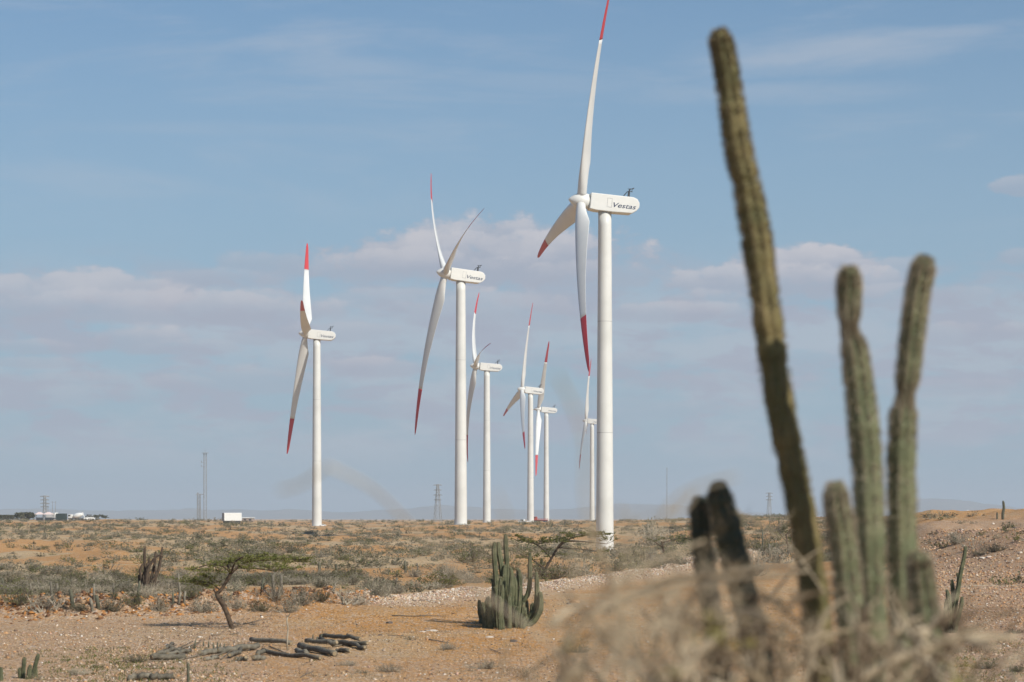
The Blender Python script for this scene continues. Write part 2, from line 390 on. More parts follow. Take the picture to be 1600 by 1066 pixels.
ca.data.foreach_set('color', np.stack([o_, p_, r_, cy_], -1).astype(np.float32).ravel())
ground = link('ground', gm); tag(ground, kind='structure')
def ground_mat():
    m = bpy.data.materials.new('desert_soil'); m.use_nodes = True; t = m.node_tree; b = t.nodes['Principled BSDF']
    b.inputs['Roughness'].default_value = .95; b.inputs['Specular IOR Level'].default_value = .1
    L = t.links.new
    g = t.nodes.new('ShaderNodeNewGeometry'); at_ = t.nodes.new('ShaderNodeAttribute'); at_.attribute_name = 'soil'
    sp = t.nodes.new('ShaderNodeSeparateColor'); L(at_.outputs['Color'], sp.inputs[0])
    def ns(sc, d=4, r=.6, vec=None):
        n = t.nodes.new('ShaderNodeTexNoise'); n.inputs['Scale'].default_value = sc; n.inputs['Detail'].default_value = d; n.inputs['Roughness'].default_value = r
        L(vec or g.outputs['Position'], n.inputs['Vector']); return n.outputs[0]
    def ramp(x, a, b_):
        n = t.nodes.new('ShaderNodeMapRange'); n.interpolation_type = 'SMOOTHSTEP'; L(x, n.inputs[0]); n.inputs[1].default_value = a; n.inputs[2].default_value = b_; return n.outputs[0]
    def mx(f, a, c, blend='MIX'):
        n = t.nodes.new('ShaderNodeMix'); n.data_type = 'RGBA'; n.blend_type = blend
        for s_, v in ((n.inputs[0], f), (n.inputs[6], a), (n.inputs[7], c)):
            if isinstance(v, (int, float)): s_.default_value = v
            elif isinstance(v, tuple): s_.default_value = (*v, 1)
            else: L(v, s_)
        return n.outputs[2]
    def mul(a, c):
        n = t.nodes.new('ShaderNodeMath'); n.operation = 'MULTIPLY'; L(a, n.inputs[0])
        if isinstance(c, (int, float)): n.inputs[1].default_value = c
        else: L(c, n.inputs[1])
        return n.outputs[0]
    sand = mx(ns(.35, 5), (.45, .31, .155), (.56, .405, .225))
    oran = mx(ns(.6, 5), (.47, .21, .055), (.57, .32, .11))
    clay = mx(ns(3.0, 5), (.22, .09, .025), (.46, .21, .06))
    grav = mx(ns(4.0, 3), (.38, .245, .145), (.52, .39, .27))
    c = mx(sp.outputs[0], sand, oran)
    c = mx(at_.outputs['Alpha'], c, clay)
    c = mx(sp.outputs[1], c, grav)
    c = mx(mul(sp.outputs[2], .6), c, mx(ns(2.0, 4), (.36, .20, .11), (.46, .32, .22)))
    # stony speckle: chips of pale and rusty rock
    v = t.nodes.new('ShaderNodeTexVoronoi'); v.inputs['Scale'].default_value = 14; L(g.outputs['Position'], v.inputs['Vector'])
    sv = t.nodes.new('ShaderNodeSeparateColor'); L(v.outputs['Color'], sv.inputs[0])
    c = mx(mul(ramp(sv.outputs[0], .70, .80), .55), c, (.60, .52, .44))
    c = mx(mul(ramp(sv.outputs[1], .78, .88), .55), c, (.20, .12, .07))
    c = mx(mul(ramp(ns(9, 4, .7), .52, .72), .3), c, (.25, .16, .10))
    c = mx(mul(ramp(ns(1.2, 5, .7), .5, .75), .35), c, (.34, .26, .18))
    mpn = t.nodes.new('ShaderNodeMapping'); mpn.inputs['Scale'].default_value = (.35, 1, 1); L(g.outputs['Position'], mpn.inputs[0])
    c = mx(mul(ramp(ns(1.1, 6, .7, mpn.outputs[0]), .52, .70), .28), c, (.27, .145, .065))
    c = mx(mul(ramp(ns(.55, 5, .65, mpn.outputs[0]), .54, .70), .35), c, (.55, .43, .30))
    L(c, b.inputs['Base Color'])
    bp = t.nodes.new('ShaderNodeBump'); bp.inputs['Strength'].default_value = .8; bp.inputs['Distance'].default_value = .09
    ad = t.nodes.new('ShaderNodeMath'); ad.operation = 'ADD'; L(ns(11, 4, .65), ad.inputs[0]); L(mul(v.outputs['Distance'], -.8), ad.inputs[1])
    L(ad.outputs[0], bp.inputs['Height']); L(bp.outputs[0], b.inputs['Normal'])
    return m
gm.materials.append(ground_mat())

# distant hills
hx = np.linspace(-3600, 3600, 260); hyv = np.linspace(0, 1, 26)
HX, HV = np.meshgrid(hx, hyv, indexing='xy'); HY = 10500+2600*HV
px_ = CX+F*HX/11500.
prof = 22+70*np.exp(-((px_-1500)/120)**2)+48*np.exp(-((px_-1010)/110)**2)+40*np.exp(-((px_-700)/170)**2)+30*np.exp(-((px_-330)/150)**2)+26*np.exp(-((px_-60)/160)**2)+38*np.exp(-((px_-1380)/90)**2)
ridge = np.sin(np.pi*HV)**1.3
HZ = -14+(prof*(.62+.75*fbm(HX/260., HY/900., 101, 5)))*ridge + 16*ridge*(fbm(HX/90., HY/260., 111, 3)-.5)
ii = np.arange(HX.size).reshape(HX.shape)
hq = np.stack([ii[:-1, :-1], ii[:-1, 1:], ii[1:, 1:], ii[1:, :-1]], -1).reshape(-1, 4)
hm = fast_mesh('hills', np.stack([HX, HY, HZ], -1).reshape(-1, 3), hq, 4); hm.polygons.foreach_set('use_smooth', [True]*len(hm.polygons))
hm.materials.append(mat('hill_scrub', (.16, .15, .12), (.24, .21, .16), .01, 1))
tag(link('hills', hm), kind='structure')

# haze: one closed box of even pale air
hb = MB(); hb.box((0, 6800, 55), (24000, 15600, 160))
hzo = hb.build('haze', bpy.data.materials.new('haze_air')); tag(hzo, kind='stuff')
hmt = hzo.data.materials[0]; hmt.use_nodes = True; hmt.node_tree.nodes.clear()
pv = hmt.node_tree.nodes.new('ShaderNodeVolumePrincipled'); ou = hmt.node_tree.nodes.new('ShaderNodeOutputMaterial')
pv.inputs['Density'].default_value = 0.00013; pv.inputs['Color'].default_value = (.80, .87, .95, 1); pv.inputs['Anisotropy'].default_value = 0.0
hmt.node_tree.links.new(pv.outputs[0], ou.inputs['Volume'])

# ------------------------------------------------------------------ wind turbines
def font_mesh(txt, size, shear, offset, depth):
    cu = bpy.data.curves.new('lettering', 'FONT'); cu.body = txt; cu.size = size; cu.shear = shear; cu.offset = offset; cu.extrude = depth
    cu.align_x = 'CENTER'; cu.resolution_u = 4
    o = bpy.data.objects.new('lettering', cu); COL.objects.link(o)
    dg = bpy.context.evaluated_depsgraph_get(); dg.update()
    me = bpy.data.meshes.new_from_object(o.evaluated_get(dg)); bpy.data.objects.remove(o, do_unlink=True); return me
txt_me = font_mesh('Vestas', 1.16, .3, .007, .01)
txt_me.transform(Matrix.Diagonal((1.38, 1, 1, 1)))
txt_me.materials.clear(); txt_me.materials.append(M['navy'])
# nacelle: side profile extruded across, edges bevelled
def nacelle_mesh():
    pr = [(-2.75, -1.35), (-2.75, 1.4), (4.6, 1.42), (5.35, 1.15), (5.78, .5), (5.78, -.25), (5.35, -.85), (4.55, -1.38), (1.5, -1.5), (-1.6, -1.5)]
    bm = bmesh.new(); A = [bm.verts.new((x, -1.5, z)) for x, z in pr]; B = [bm.verts.new((x, 1.5, z)) for x, z in pr]
    bm.faces.new(A); bm.faces.new(B[::-1]); n = len(pr)
    for i in range(n): bm.faces.new((A[(i+1) % n], A[i], B[i], B[(i+1) % n]))
    bmesh.ops.recalc_face_normals(bm, faces=bm.faces)
    bmesh.ops.bevel(bm, geom=[e for e in bm.edges if e.calc_face_angle(0) > .5], offset=.16, segments=3, affect='EDGES', profile=.6)
    me = bpy.data.meshes.new('nacelle'); bm.to_mesh(me); bm.free(); me.materials.append(M['nacelle']); return me
nac_me = nacelle_mesh()
def frame_line(mb, x0, x1, z0, z1, w, y):
    mb.box(((x0+x1)/2, y, z1), (x1-x0+w, .012, w)); mb.box(((x0+x1)/2, y, z0), (x1-x0+w, .012, w))
    mb.box((x0, y, (z0+z1)/2), (w, .012, z1-z0-w)); mb.box((x1, y, (z0+z1)/2), (w, .012, z1-z0-w))
hb_ = MB(); frame_line(hb_, .15, .95, -.75, .75, .05, -1.503); hatch_me = hb_.mesh('hatch', M['lattice'])
sb_ = MB()
sb_.box((4.0, -.1, 1.9), (.34, .34, 1.05)); sb_.tube([(4.0, -.1, 2.4), (4.15, -.1, 2.95)], .13, 6); sb_.tube([(3.7, -.5, 2.45), (4.7, .5, 2.6)], .07, 5)
sb_.tube([(4.55, .3, 2.6), (4.62, .3, 3.15)], .06, 5); sb_.tube([(4.62, .3, 3.1), (4.9, .3, 3.2)], .10, 5); sb_.tube([(3.0, -.6, 1.4), (3.75, -.3, 2.5)], .045, 5)
sb_.tube([(3.0, .6, 1.4), (3.75, .3, 2.5)], .045, 5); sb_.tube([(3.8, -.1, 2.9), (4.45, -.1, 3.0)], .07, 5)
sens_me = sb_.mesh('wind_sensor', M['darkmetal'])
def hub_meshes():
    # spinner: surface of revolution about -X (upwind); local origin at hub centre
    pr = [(1.35, 1.25), (1.3, 1.5), (.8, 1.66), (0, 1.72), (-.7, 1.55), (-1.35, 1.12), (-1.85, .66), (-2.15, .3), (-2.28, .02)]
    mb = MB(); n = 28
    vs = [(x, .8*r*math.cos(2*math.pi*k/n), .8*r*math.sin(2*math.pi*k/n)) for x, r in pr for k in range(n)]
    fs = [(i*n+k, (i+1)*n+k, (i+1)*n+(k+1) % n, i*n+(k+1) % n) for i in range(len(pr)-1) for k in range(n)]
    fs.append(tuple(range(n))); fs.append(tuple((len(pr)-1)*n+k for k in range(n-1, -1, -1)))
    mb.add(vs, fs); return mb.mesh('hub', M['nacelle'], True)
hub_me = hub_meshes()
def blade_mesh(L, b, k, pitch, s0, s1, mt, name):
    """blade in hub frame pointing +Z, rotor plane YZ, +X downwind"""
    ns = 34; n = 18; mb = MB(); vs = []
    ss = [s0+(s1-s0)*i/(ns-1) for i in range(ns)]
    for s in ss:
        ch = np.interp(s, [0, .045, .09, .16, .24, .5, .7, .85, .95, .985, 1], [1.6, 1.6, 2.2, 3.1, 2.9, 2.0, 1.45, 1.05, .75, .45, .1])
        th = np.interp(s, [0, .045, .12, .2, .35, .6, 1], [1, 1, .6, .36, .25, .19, .16])
        tw = math.radians(pitch + np.interp(s, [0, .1, .3, .6, 1], [16, 14, 8, 4, 1]))
        px = b*s + k*(s*s-s)
        e = Vector((math.sin(tw), math.cos(tw), 0)); nn = Vector((math.cos(tw), -math.sin(tw), 0))
        bl = min(1, max(0, (s-.04)/.12))
        off = .5-.18*bl   # pitch axis fraction
        for j in range(n):
            a = 2*math.pi*j/n
            c = (1-math.cos(a))/2                     # 0 LE .. 1 TE
            yc = math.sin(a)*.5
            shape = (1-bl)*yc + bl*yc*(1.55*math.sqrt(max(c, 1e-4))*(1-c)*1.0/ max(.001, abs(math.sin(a))) if abs(math.sin(a)) > 1e-3 else 0)
            p = e*((c-off)*ch) + nn*(shape*ch*th)
            vs.append((p.x+px, p.y, s*L))
    fs = [(i*n+j, i*n+(j+1) % n, (i+1)*n+(j+1) % n, (i+1)*n+j) for i in range(ns-1) for j in range(n)]
    fs += [tuple(range(n-1, -1, -1)), tuple((ns-1)*n+j for j in range(n))]
    mb.add(vs, fs); me = mb.mesh(name, mt, True)
    bm = bmesh.new(); bm.from_mesh(me); bmesh.ops.recalc_face_normals(bm, faces=bm.faces); bm.to_mesh(me); bm.free()
    return me
TURB = [  # tower x, y, ground z, yaw psi, rotor phase, tip radius, tilt, tip offset, bow, hub offset, pitch, red share, label
    (15.87, 416.0, -6.36, .157, 1.715, 39.3, .093, -.549, 3.4, 4.06, 27, .30, 'largest and nearest wind turbine, its tower foot behind the green thorn branches'),
    (-12.38, 587.7, -1.58, .242, .795, 40.43, .120, -.785, 4.6, 3.82, 27, .285, 'second largest wind turbine, one blade bent up to the right over its nacelle'),
    (-60.58, 754.9, -3.41, .094, .689, 40.02, .095, -2.25, 1.5, 3.46, 80, .30, 'leftmost wind turbine, standing apart with bright red blade tips'),
    (-9.63, 931.6, -2.51, .112, .677, 39.37, .082, 1.27, 6.5, 4.29, 30, .29, 'mid-distance wind turbine directly right of the second largest one, with a hooked upper blade'),
    (8.26, 1084.2, -3.51, .174, 1.84, 39.47, .105, -.94, 2.5, 3.81, 30, .27, 'small wind turbine with a white vehicle at its tower foot'),
    (18.40, 1303.9, -2.58, .098, 1.539, 41.34, .094, -.12, 1.0, 4.25, 84, .31, 'small wind turbine with one blade hanging down beside the tower, red truck at its foot'),
    (47.84, 1452.6, -2.80, -.065, 1.749, 38.50, .101, -.20, 3.0, 3.57, 30, .28, 'farthest wind turbine, partly hidden by the nearest turbine tower'),
]
for (tx, ty, tz, psi, th0, L, tau, b, kb, oh, pitch, redf, lab) in TURB:
    g = hz(tx, ty)
    root = empty('wind_turbine', (tx, ty, g)); tag(root, lab, 'wind turbine', 'wind turbines across the scrub plain')
    H = tz+60-g
    mb = MB(); n = 40; lv = 26; vs = []
    for i in range(lv+1):
        z = -1.2+(H-1.5+1.2)*i/lv; r = 1.55+(1.12-1.55)*((z+1.2)/H)**.9
        vs += [(r*math.cos(2*math.pi*k/n), r*math.sin(2*math.pi*k/n), z) for k in range(n)]
    fs = [(i*n+k, i*n+(k+1) % n, (i+1)*n+(k+1) % n, (i+1)*n+k) for i in range(lv) for k in range(n)]+[tuple(lv*n+k for k in range(n))]
    mb.add(vs, fs); tw = mb.build('tower', M['white'], root, True)
    for q in (.34, .66):
        z = H*q; r = 1.55-.5*q+.035
        f_ = MB(); f_.tube([(0, 0, z-.03), (0, 0, z+.03)], (1.55+(1.12-1.55)*((z+1.2)/H)**.9)+.006, 40); f_.build('flange_ring', M['lattice'], tw, False)
    fb = MB(); fb.tube([(0, 0, -.6), (0, 0, .12)], 2.3, 24); fb.build('foundation', M['concrete'], root)
    nn = Vector((-math.cos(psi)*math.cos(tau), -math.sin(psi)*math.cos(tau), math.sin(tau)))
    u = Vector((0, 0, 1)); u = (u-nn*nn.z).normalized(); Xd = -nn; Yd = u.cross(Xd)
    R = Matrix((Xd, Yd, u)).transposed()
    nac = link('nacelle', nac_me, root); nac.matrix_local = Matrix.Translation((0, 0, H)) @ R.to_4x4()
    t = link('lettering', txt_me, nac); t.location = (3.0, -1.506, -.66); t.rotation_euler = (math.radians(90), 0, 0)
    link('hatch', hatch_me, nac); link('wind_sensor', sens_me, nac)
    hb2 = link('hub', hub_me, root); hb2.matrix_local = Matrix.Translation(Vector((0, 0, H))+nn*oh) @ R.to_4x4()
    hv = nn.cross(u)        # in-plane horizontal used by the fit
    bw = blade_mesh(L, b, kb, pitch, 0.02, 1-redf, M['blade'], 'blade'); br = blade_mesh(L, b, kb, pitch, 1-redf, 1, M['red'], 'red_tip')
    for k in range(3):
        a = th0+k*2*math.pi/3
        rd = u*math.cos(a)+hv*math.sin(a); yb = rd.cross(Xd)
        bo = link('blade', bw, root); bo.matrix_local = Matrix.Translation(Vector((0, 0, H))+nn*oh) @ Matrix((Xd, yb, rd)).transposed().to_4x4()
        link('red_tip', br, bo)

# ------------------------------------------------------------------ lattice masts and far buildings
def lattice(name, label, cat, px, top, D, w0, w1, arms=0, group=None, rr=.06, base=None, plat=False):
    x = (px-CX)/F*D; g = hz(x, D) if base is None else base; ztop = (HOR-top)/F*D; Hh = ztop-g
    root = empty(name, (x, D, g)); root.rotation_euler = (0, 0, .35); tag(root, label, cat, group)
    def wd(z): return w0+(w1-w0)*z/Hh
    for sx, sy in ((1, 1), (1, -1), (-1, 1), (-1, -1)):
        l = MB(); l.tube([(sx*w0/2, sy*w0/2, -.3), (sx*w1/2, sy*w1/2, Hh)], rr, 4); l.build('leg', M['lattice'], root)
    br = MB(); z = 0; st = max(w0, Hh/14)
    while z < Hh-.1:
        z2 = min(Hh, z+max(.8, wd(z)*1.1)); a = wd(z)/2; c = wd(z2)/2
        for (p, q) in (((-1, -1), (1, -1)), ((1, -1), (1, 1)), ((1, 1), (-1, 1)), ((-1, 1), (-1, -1))):
            br.tube([(p[0]*a, p[1]*a, z), (q[0]*c, q[1]*c, z2)], rr*.6, 3, False); br.tube([(q[0]*a, q[1]*a, z), (p[0]*c, p[1]*c, z2)], rr*.6, 3, False)
            br.tube([(p[0]*c, p[1]*c, z2), (q[0]*c, q[1]*c, z2)], rr*.6, 3, False)
        z = z2
    br.build('bracing', M['lattice'], root)
    for i in range(arms):
        zz = Hh*(1-.02-.13*i); a = MB(); ln = 2.3-.2*(i % 2)
        a.tube([(-ln, 0, zz), (0, 0, zz+.35), (ln, 0, zz)], rr, 4); a.tube([(-ln, 0, zz), (0, 0, zz-.1), (ln, 0, zz)], rr, 4); a.build('crossarm', M['lattice'], root)
    if plat:
        a = MB(); a.box((0, 0, Hh), (w1+1.2, w1+1.2, .12)); a.tube([(0, 0, Hh), (0, 0, Hh+1.3)], .05, 4); a.build('platform', M['lattice'], root)
        for q in (.86, .8):
            a = MB(); a.tube([(0, 0, Hh*q), (-1.5, 0, Hh*q)], .05, 4); a.tube([(-1.5, 0, Hh*q), (-1.5, 0, Hh*q+.7)], .12, 5); a.build('antenna', M['lattice'], root)
    return root
lattice('telecom_mast', 'tall slender lattice mast rising just left of the white container', 'mast', 320.5, 708, 950, 1.1, 1.0, 0, rr=.045, plat=True)
lattice('lattice_mast', 'short faint lattice mast at the left foot of the tall mast', 'mast', 309, 770, 1350, .7, .6, 0, rr=.08)
lattice('lattice_mast', 'short faint lattice mast with a side arm, nearest the tall mast', 'mast', 312.5, 772, 1300, .6, .5, 1, rr=.08)
lattice('power_pylon', 'grey power pylon between the leftmost and the second largest turbines', 'pylon', 684, 757, 1200, 3.4, .8, 4, 'power pylons on the horizon', rr=.11)
lattice('power_pylon', 'dark power pylon above the parked vehicles at the far left', 'pylon', 70, 775, 1150, 1.9, .8, 4, 'power pylons on the horizon', rr=.13)
lattice('power_pylon', 'small power pylon just left of the tall foreground cactus', 'pylon', 1202, 770, 1400, 2.6, .7, 3, 'power pylons on the horizon', rr=.10)
lattice('lattice_mast', 'hair-thin guyed mast right of the nearest turbine tower', 'mast', 1042, 731, 1900, .6, .6, 0, rr=.03)
for px_i, tp, lb in ((75, 786, 'thin pale pole right beside the dark pylon at far left'), (82, 783, 'thin pale pole above the white trailer at far left'), (86.5, 783, 'thin pale pole above the dark container at far left')):
    D = 1150; x = (px_i-CX)/F*D; g = hz(x, D); zt = (HOR-tp)/F*D
    r = empty('utility_pole', (x, D, g)); tag(r, lb, 'pole', 'thin poles at far left')
    m_ = MB(); m_.tube([(0, 0, -.3), (0, 0, zt-g)], [.16, .1], 6); m_.build('pole_shaft', M['lattice'], r)
    m_ = MB(); m_.box((0, 0, zt-g-.5), (1.4, .12, .12)); m_.build('crossarm', M['lattice'], r)

def bev_box(name, d, m, parent, loc=(0, 0, 0), bev=.05):
    bm = bmesh.new(); bmesh.ops.create_cube(bm, size=1); bmesh.ops.scale(bm, vec=d, verts=bm.verts)
    bmesh.ops.bevel(bm, geom=bm.edges[:], offset=bev, segments=2, affect='EDGES')
    me = bpy.data.meshes.new(name); bm.to_mesh(me); bm.free(); me.materials.append(m)
    return link(name, me, parent, loc)
def container(px0, px1, top, bot, D, rz, m, lab, cat='container', name='shipping_container'):
    w = (px1-px0)/F*D; h = (bot-top)/F*D; x = ((px0+px1)/2-CX)/F*D; zb = (HOR-bot)/F*D; g = hz(x, D)
    r = empty(name, (x, D, g), rz); tag(r, lab, cat)
    L_ = w*.92; dp = 2.4; zo = zb-g
    bev_box('body', (L_, dp, h), m, r, (0, 0, zo+h/2), .04)
    k = max(6, int(L_/.45))
    for i in range(k):
        a = MB(); a.box((-L_/2+L_*(i+.5)/k, -dp/2-.02, zo+h/2), (L_/k*.45, .05, h*.86)); a.build('corrugation', m, r)
    for sx in (-1, 1):
        a = MB(); a.box((sx*(L_/2+.01), 0, zo+h/2), (.03, dp*.9, h*.9)); a.build('end_door', M['lattice'] if sx < 0 else m, r)
    a = MB(); a.box((0, 0, zo/2-.1), (L_*.9, dp*.8, max(.1, zo+.2))); a.build('skid_base', M['darkmetal'], r)
    return r
container(347, 377.5, 801.5, 814, 700, .38, M['wpaint'], 'white shipping container on the skyline beside the tall lattice mast')
container(88, 104, 802.5, 813, 800, -.1, M['dkgreen'], 'dark green box container among vehicles at far left skyline')
def wheels(r, xs, w, rad, z=0):
    for x in xs:
        for s in (-1, 1):
            a = MB(); a.tube([(x, s*w/2-.12, rad+z), (x, s*w/2+.12, rad+z)], rad, 14); wh = a.build('wheel', M['rubber'], r)
            a = MB(); a.tube([(x, s*(w/2+.125)-.01, rad+z), (x, s*(w/2+.125)+.01, rad+z)], rad*.5, 10); a.build('rim', M['metal'], wh)
def vehicle(kind, px, py, D, rz, paint, lab, scale=1.0, zlift=0):
    x = (px-CX)/F*D; g = hz(x, D); zb = (HOR-py)/F*D
    r = empty({'suv': 'parked_car', 'pickup': 'pickup_truck', 'truck': 'flatbed_truck', 'mixer': 'mixer_truck', 'van': 'box_truck'}[kind], (x, D, max(g, zb)), rz); r.scale = (scale,)*3
    tag(r, lab, {'suv': 'car', 'pickup': 'pickup', 'truck': 'truck', 'mixer': 'truck', 'van': 'truck'}[kind], 'vehicles parked on the skyline')
    if kind in ('suv', 'pickup'):
        bev_box('body', (4.7, 1.85, .75), paint, r, (0, 0, .8), .12)
        if kind == 'suv': bev_box('cabin', (3.0, 1.7, .7), paint, r, (-.5, 0, 1.45), .16); cx0, cl0 = -.5, 2.8
        else: bev_box('cabin', (1.6, 1.7, .7), paint, r, (.3, 0, 1.45), .16); cx0, cl0 = .3, 1.4
        for s in (-1, 1):
            a = MB(); a.box((cx0, s*.853, 1.5), (cl0, .02, .42)); a.build('side_window', M['glass'], r)
            a = MB(); a.box((2.36, s*.62, .9), (.04, .35, .18)); a.build('headlight', M['wpaint'], r)
        a = MB(); a.box((cx0+cl0/2+.13, 0, 1.48), (.05, 1.45, .46)); a.build('windscreen', M['glass'], r)
        wheels(r, (-1.5, 1.5), 1.7, .38)
        if kind == 'suv': bev_box('roof_load', (1.8, 1.3, .5), M['darkmetal'], r, (-.4, 0, 2.05), .12)
    else:
        bev_box('chassis', (7.2, 1.6, .3), M['darkmetal'], r, (0, 0, .85), .03)
        bev_box('cab', (1.8, 2.2, 1.8), paint, r, (2.7, 0, 1.9), .15)
        a = MB(); a.box((3.61, 0, 2.25), (.03, 1.9, .7)); a.build('windscreen', M['glass'], r)
        for s in (-1, 1):
            a = MB(); a.box((2.9, s*1.11, 2.25), (.9, .03, .6)); a.build('side_window', M['glass'], r)
        wheels(r, (-2.6, -1.5, 2.6), 2.0, .5)
        if kind == 'truck':
            bev_box('flatbed', (5.2, 2.3, .35), paint, r, (-.9, 0, 1.2), .03)
            for i in range(5):
                a = MB(); a.box((-3.2+i*1.1, -1.17, 1.6), (.08, .06, .6)); a.build('stake', paint, r)
            a = MB(); a.box((-.9, -1.17, 1.85), (5.2, .05, .12)); a.build('rail', paint, r)
        if kind == 'van': bev_box('cargo_box', (5.0, 2.4, 2.3), paint, r, (-.9, 0, 2.2), .06)
        if kind == 'mixer':
            a = MB(); a.tube([(1.6, 0, 1.7), (.9, 0, 1.85), (-.3, 0, 2.1), (-1.6, 0, 2.45), (-2.7, 0, 2.9), (-3.1, 0, 3.05)], [.5, 1.0, 1.3, 1.2, .75, .5], 20); a.build('drum', paint, r, True)
            a = MB(); a.tube([(-3.0, 0, 3.5), (-3.3, 0, 2.6)], [.55, .25], 8); a.build('hopper', paint, r)
            a = MB(); a.tube([(-3.3, 0, 2.6), (-4.3, 0, 1.6)], .18, 6); a.build('chute', paint, r)
    return r
vehicle('suv', 138, 813.5, 800, -2.5, M['wpaint'], 'white car with dark roof load, right end of the vehicles at far left', .85)
vehicle('mixer', 119, 813.5, 800, 2.9, M['wpaint'], 'white concrete mixer truck with tilted drum at far left', .72)
vehicle('van', 84, 813, 820, -.5, M['wpaint'], 'white box truck between the canopies and the dark container', .75)
vehicle('pickup', 818, 821, 1040, 2.7, M['wpaint'], 'white pickup parked at the foot of a distant turbine tower', .95)
vehicle('truck', 845, 817, 1180, 3.0, M['rust'], 'red stake-bed truck between two distant turbine towers', 1.0)
vehicle('pickup', 504, 824, 740, .2, M['wpaint'], 'small white pickup at the foot of the leftmost turbine', .45)
def canopy(px, py, D, w, m, lab):
    x = (px-CX)/F*D; r = empty('canopy_tent', (x, D, hz(x, D)+.1)); tag(r, lab, 'canopy', 'canopies at far left')
    for sx in (-1, 1):
        for sy in (-1, 1):
            a = MB(); a.tube([(sx*w/2, sy*1.2, -.2), (sx*w/2, sy*1.2, 2.1)], .05, 5); a.build('pole', M['darkmetal'], r)
    a = MB(); v = [(-w/2-.2, -1.4, 2.0), (w/2+.2, -1.4, 2.0), (w/2+.2, 1.4, 2.0), (-w/2-.2, 1.4, 2.0), (-w*.15, 0, 2.8), (w*.15, 0, 2.8)]
    a.add(v, [(0, 1, 5, 4), (1, 2, 5), (2, 3, 4, 5), (3, 0, 4), (3, 2, 1, 0)]); a.build('canopy_cloth', m, r)
    bev_box('table', (w*.8, 1.6, 1.0), M['darkmetal'], r, (0, .1, .5), .05)
canopy(62, 813, 800, 2.6, M['canvas'], 'pink and white canopy above dark goods, leftmost at the skyline')
canopy(76, 813, 806, 2.8, M['canvas'], 'second pink canopy, next to the white box truck')
def house(px0, px1, top, bot, D, m, lab, dome=False):
    w = (px1-px0)/F*D; h = (bot-top)/F*D; x = ((px0+px1)/2-CX)/F*D; zb = (HOR-bot)/F*D
    r = empty('low_building', (x, D, zb)); tag(r, lab, 'building', 'low buildings on the right skyline')
    bev_box('wall', (w, 6, h), m, r, (0, 0, h/2), .05); bev_box('roof', (w+.6, 6.6, .3), M['wpaint'], r, (0, 0, h+.16), .05)
    k = max(2, int(w/3))
    for i in range(k):
        a = MB(); a.box((-w/2+w*(i+.5)/k, -3.01, h*.5), (.9, .04, h*.45)); a.build('window', M['glass'], r)
    if dome:
        a = MB(); n = 14
        pr = [(1.9*math.cos(t), 1.5*math.sin(t)) for t in (0, .4, .8, 1.2, 1.5)]
        a.add([(r_*math.cos(2*math.pi*k/n), r_*math.sin(2*math.pi*k/n), h+.3+z) for r_, z in pr for k in range(n)],
              [(i*n+k, i*n+(k+1) % n, (i+1)*n+(k+1) % n, (i+1)*n+k) for i in range(4) for k in range(n)]+[tuple(4*n+k for k in range(n))])
        a.build('dome', M['wpaint'], r, True)
house(1453, 1468, 800.2, 806, 1500, M['concrete'], 'low pale building with a long white roof right of the foreground cacti')
house(1478, 1492, 803, 806.5, 1450, M['roofb'], 'low brownish shed between the two pale buildings')
house(1504, 1521, 801.8, 806.5, 1480, M['concrete'], 'pale building with a small white dome on its roof', True)
house(380, 396, 810, 815, 900, M['roofb'], 'low earth-coloured shed right of the white container')

# ------------------------------------------------------------------ vegetation builders
def rdir(r, up=0.0):
    a = r.uniform(0, 2*math.pi); z = r.uniform(-1, 1); q = math.sqrt(1-z*z)
    v = Vector((q*math.cos(a), q*math.sin(a), z+up)); return v.normalized()
def leafq(mb, p, s, r, flat=False, asp=2.2):
    d = rdir(r); 
    if flat: d.z *= .3; d.normalize()
    e = d.cross(rdir(r)).normalized()*s/asp; d = d*s
    mb.add([p-d*.5, p+e*.5, p+d*.5, p-e*.5], [(0, 1, 2, 3)])
def shrub_mb(seed, w, h, stems, subs, leaves, leaf_s, spread=1.0, up=.5, lo=False):
    """unit-less shrub: rows of arching stems with side twigs (mat 0) and small leaves (returned apart)"""
    r = random.Random(seed); tw = MB(); lf = MB(); tips = []
    lob = [(r.uniform(0, 6.28), r.uniform(.55, 1.0)) for _ in range(5)]
    for i in range(stems):
        a = r.uniform(0, 2*math.pi); q = r.random()**.5
        k = max(.35, max(l*max(0, math.cos(a-b)) for b, l in lob))
        e = Vector((math.cos(a)*q*w/2*k*spread, math.sin(a)*q*w/2*k*spread, h*(1-.55*q*q)*r.uniform(.55, 1.0)))
        s = Vector((e.x*.15, e.y*.15, -.05*h)); m = s.lerp(e, .55)+Vector((e.x*.12, e.y*.12, -.1*h))
        pts = [s, m, e]; r0 = h*.012*r.uniform(.7, 1.4)
        tw.tube(pts, [r0, r0*.7, r0*.3], 3, False)
        for j in range(subs):
            t = r.uniform(.25, 1); p = s.lerp(m, t*2) if t < .5 else m.lerp(e, t*2-1)
            d = rdir(r, up)*r.uniform(.12, .32)*h; q2 = p+d
            n_ = d.cross(Vector((r.random(), r.random(), r.random()))).normalized()*h*.007
            tw.add([p-n_, p+n_, q2], [(0, 1, 2)]); tips.append((p, q2))
    for i in range(leaves):
        p, q2 = tips[r.randrange(len(tips))]
        c = p.lerp(q2, r.random())+rdir(r)*h*.04
        leafq(lf, c, leaf_s*r.uniform(.6, 1.4), r)
    return tw, lf
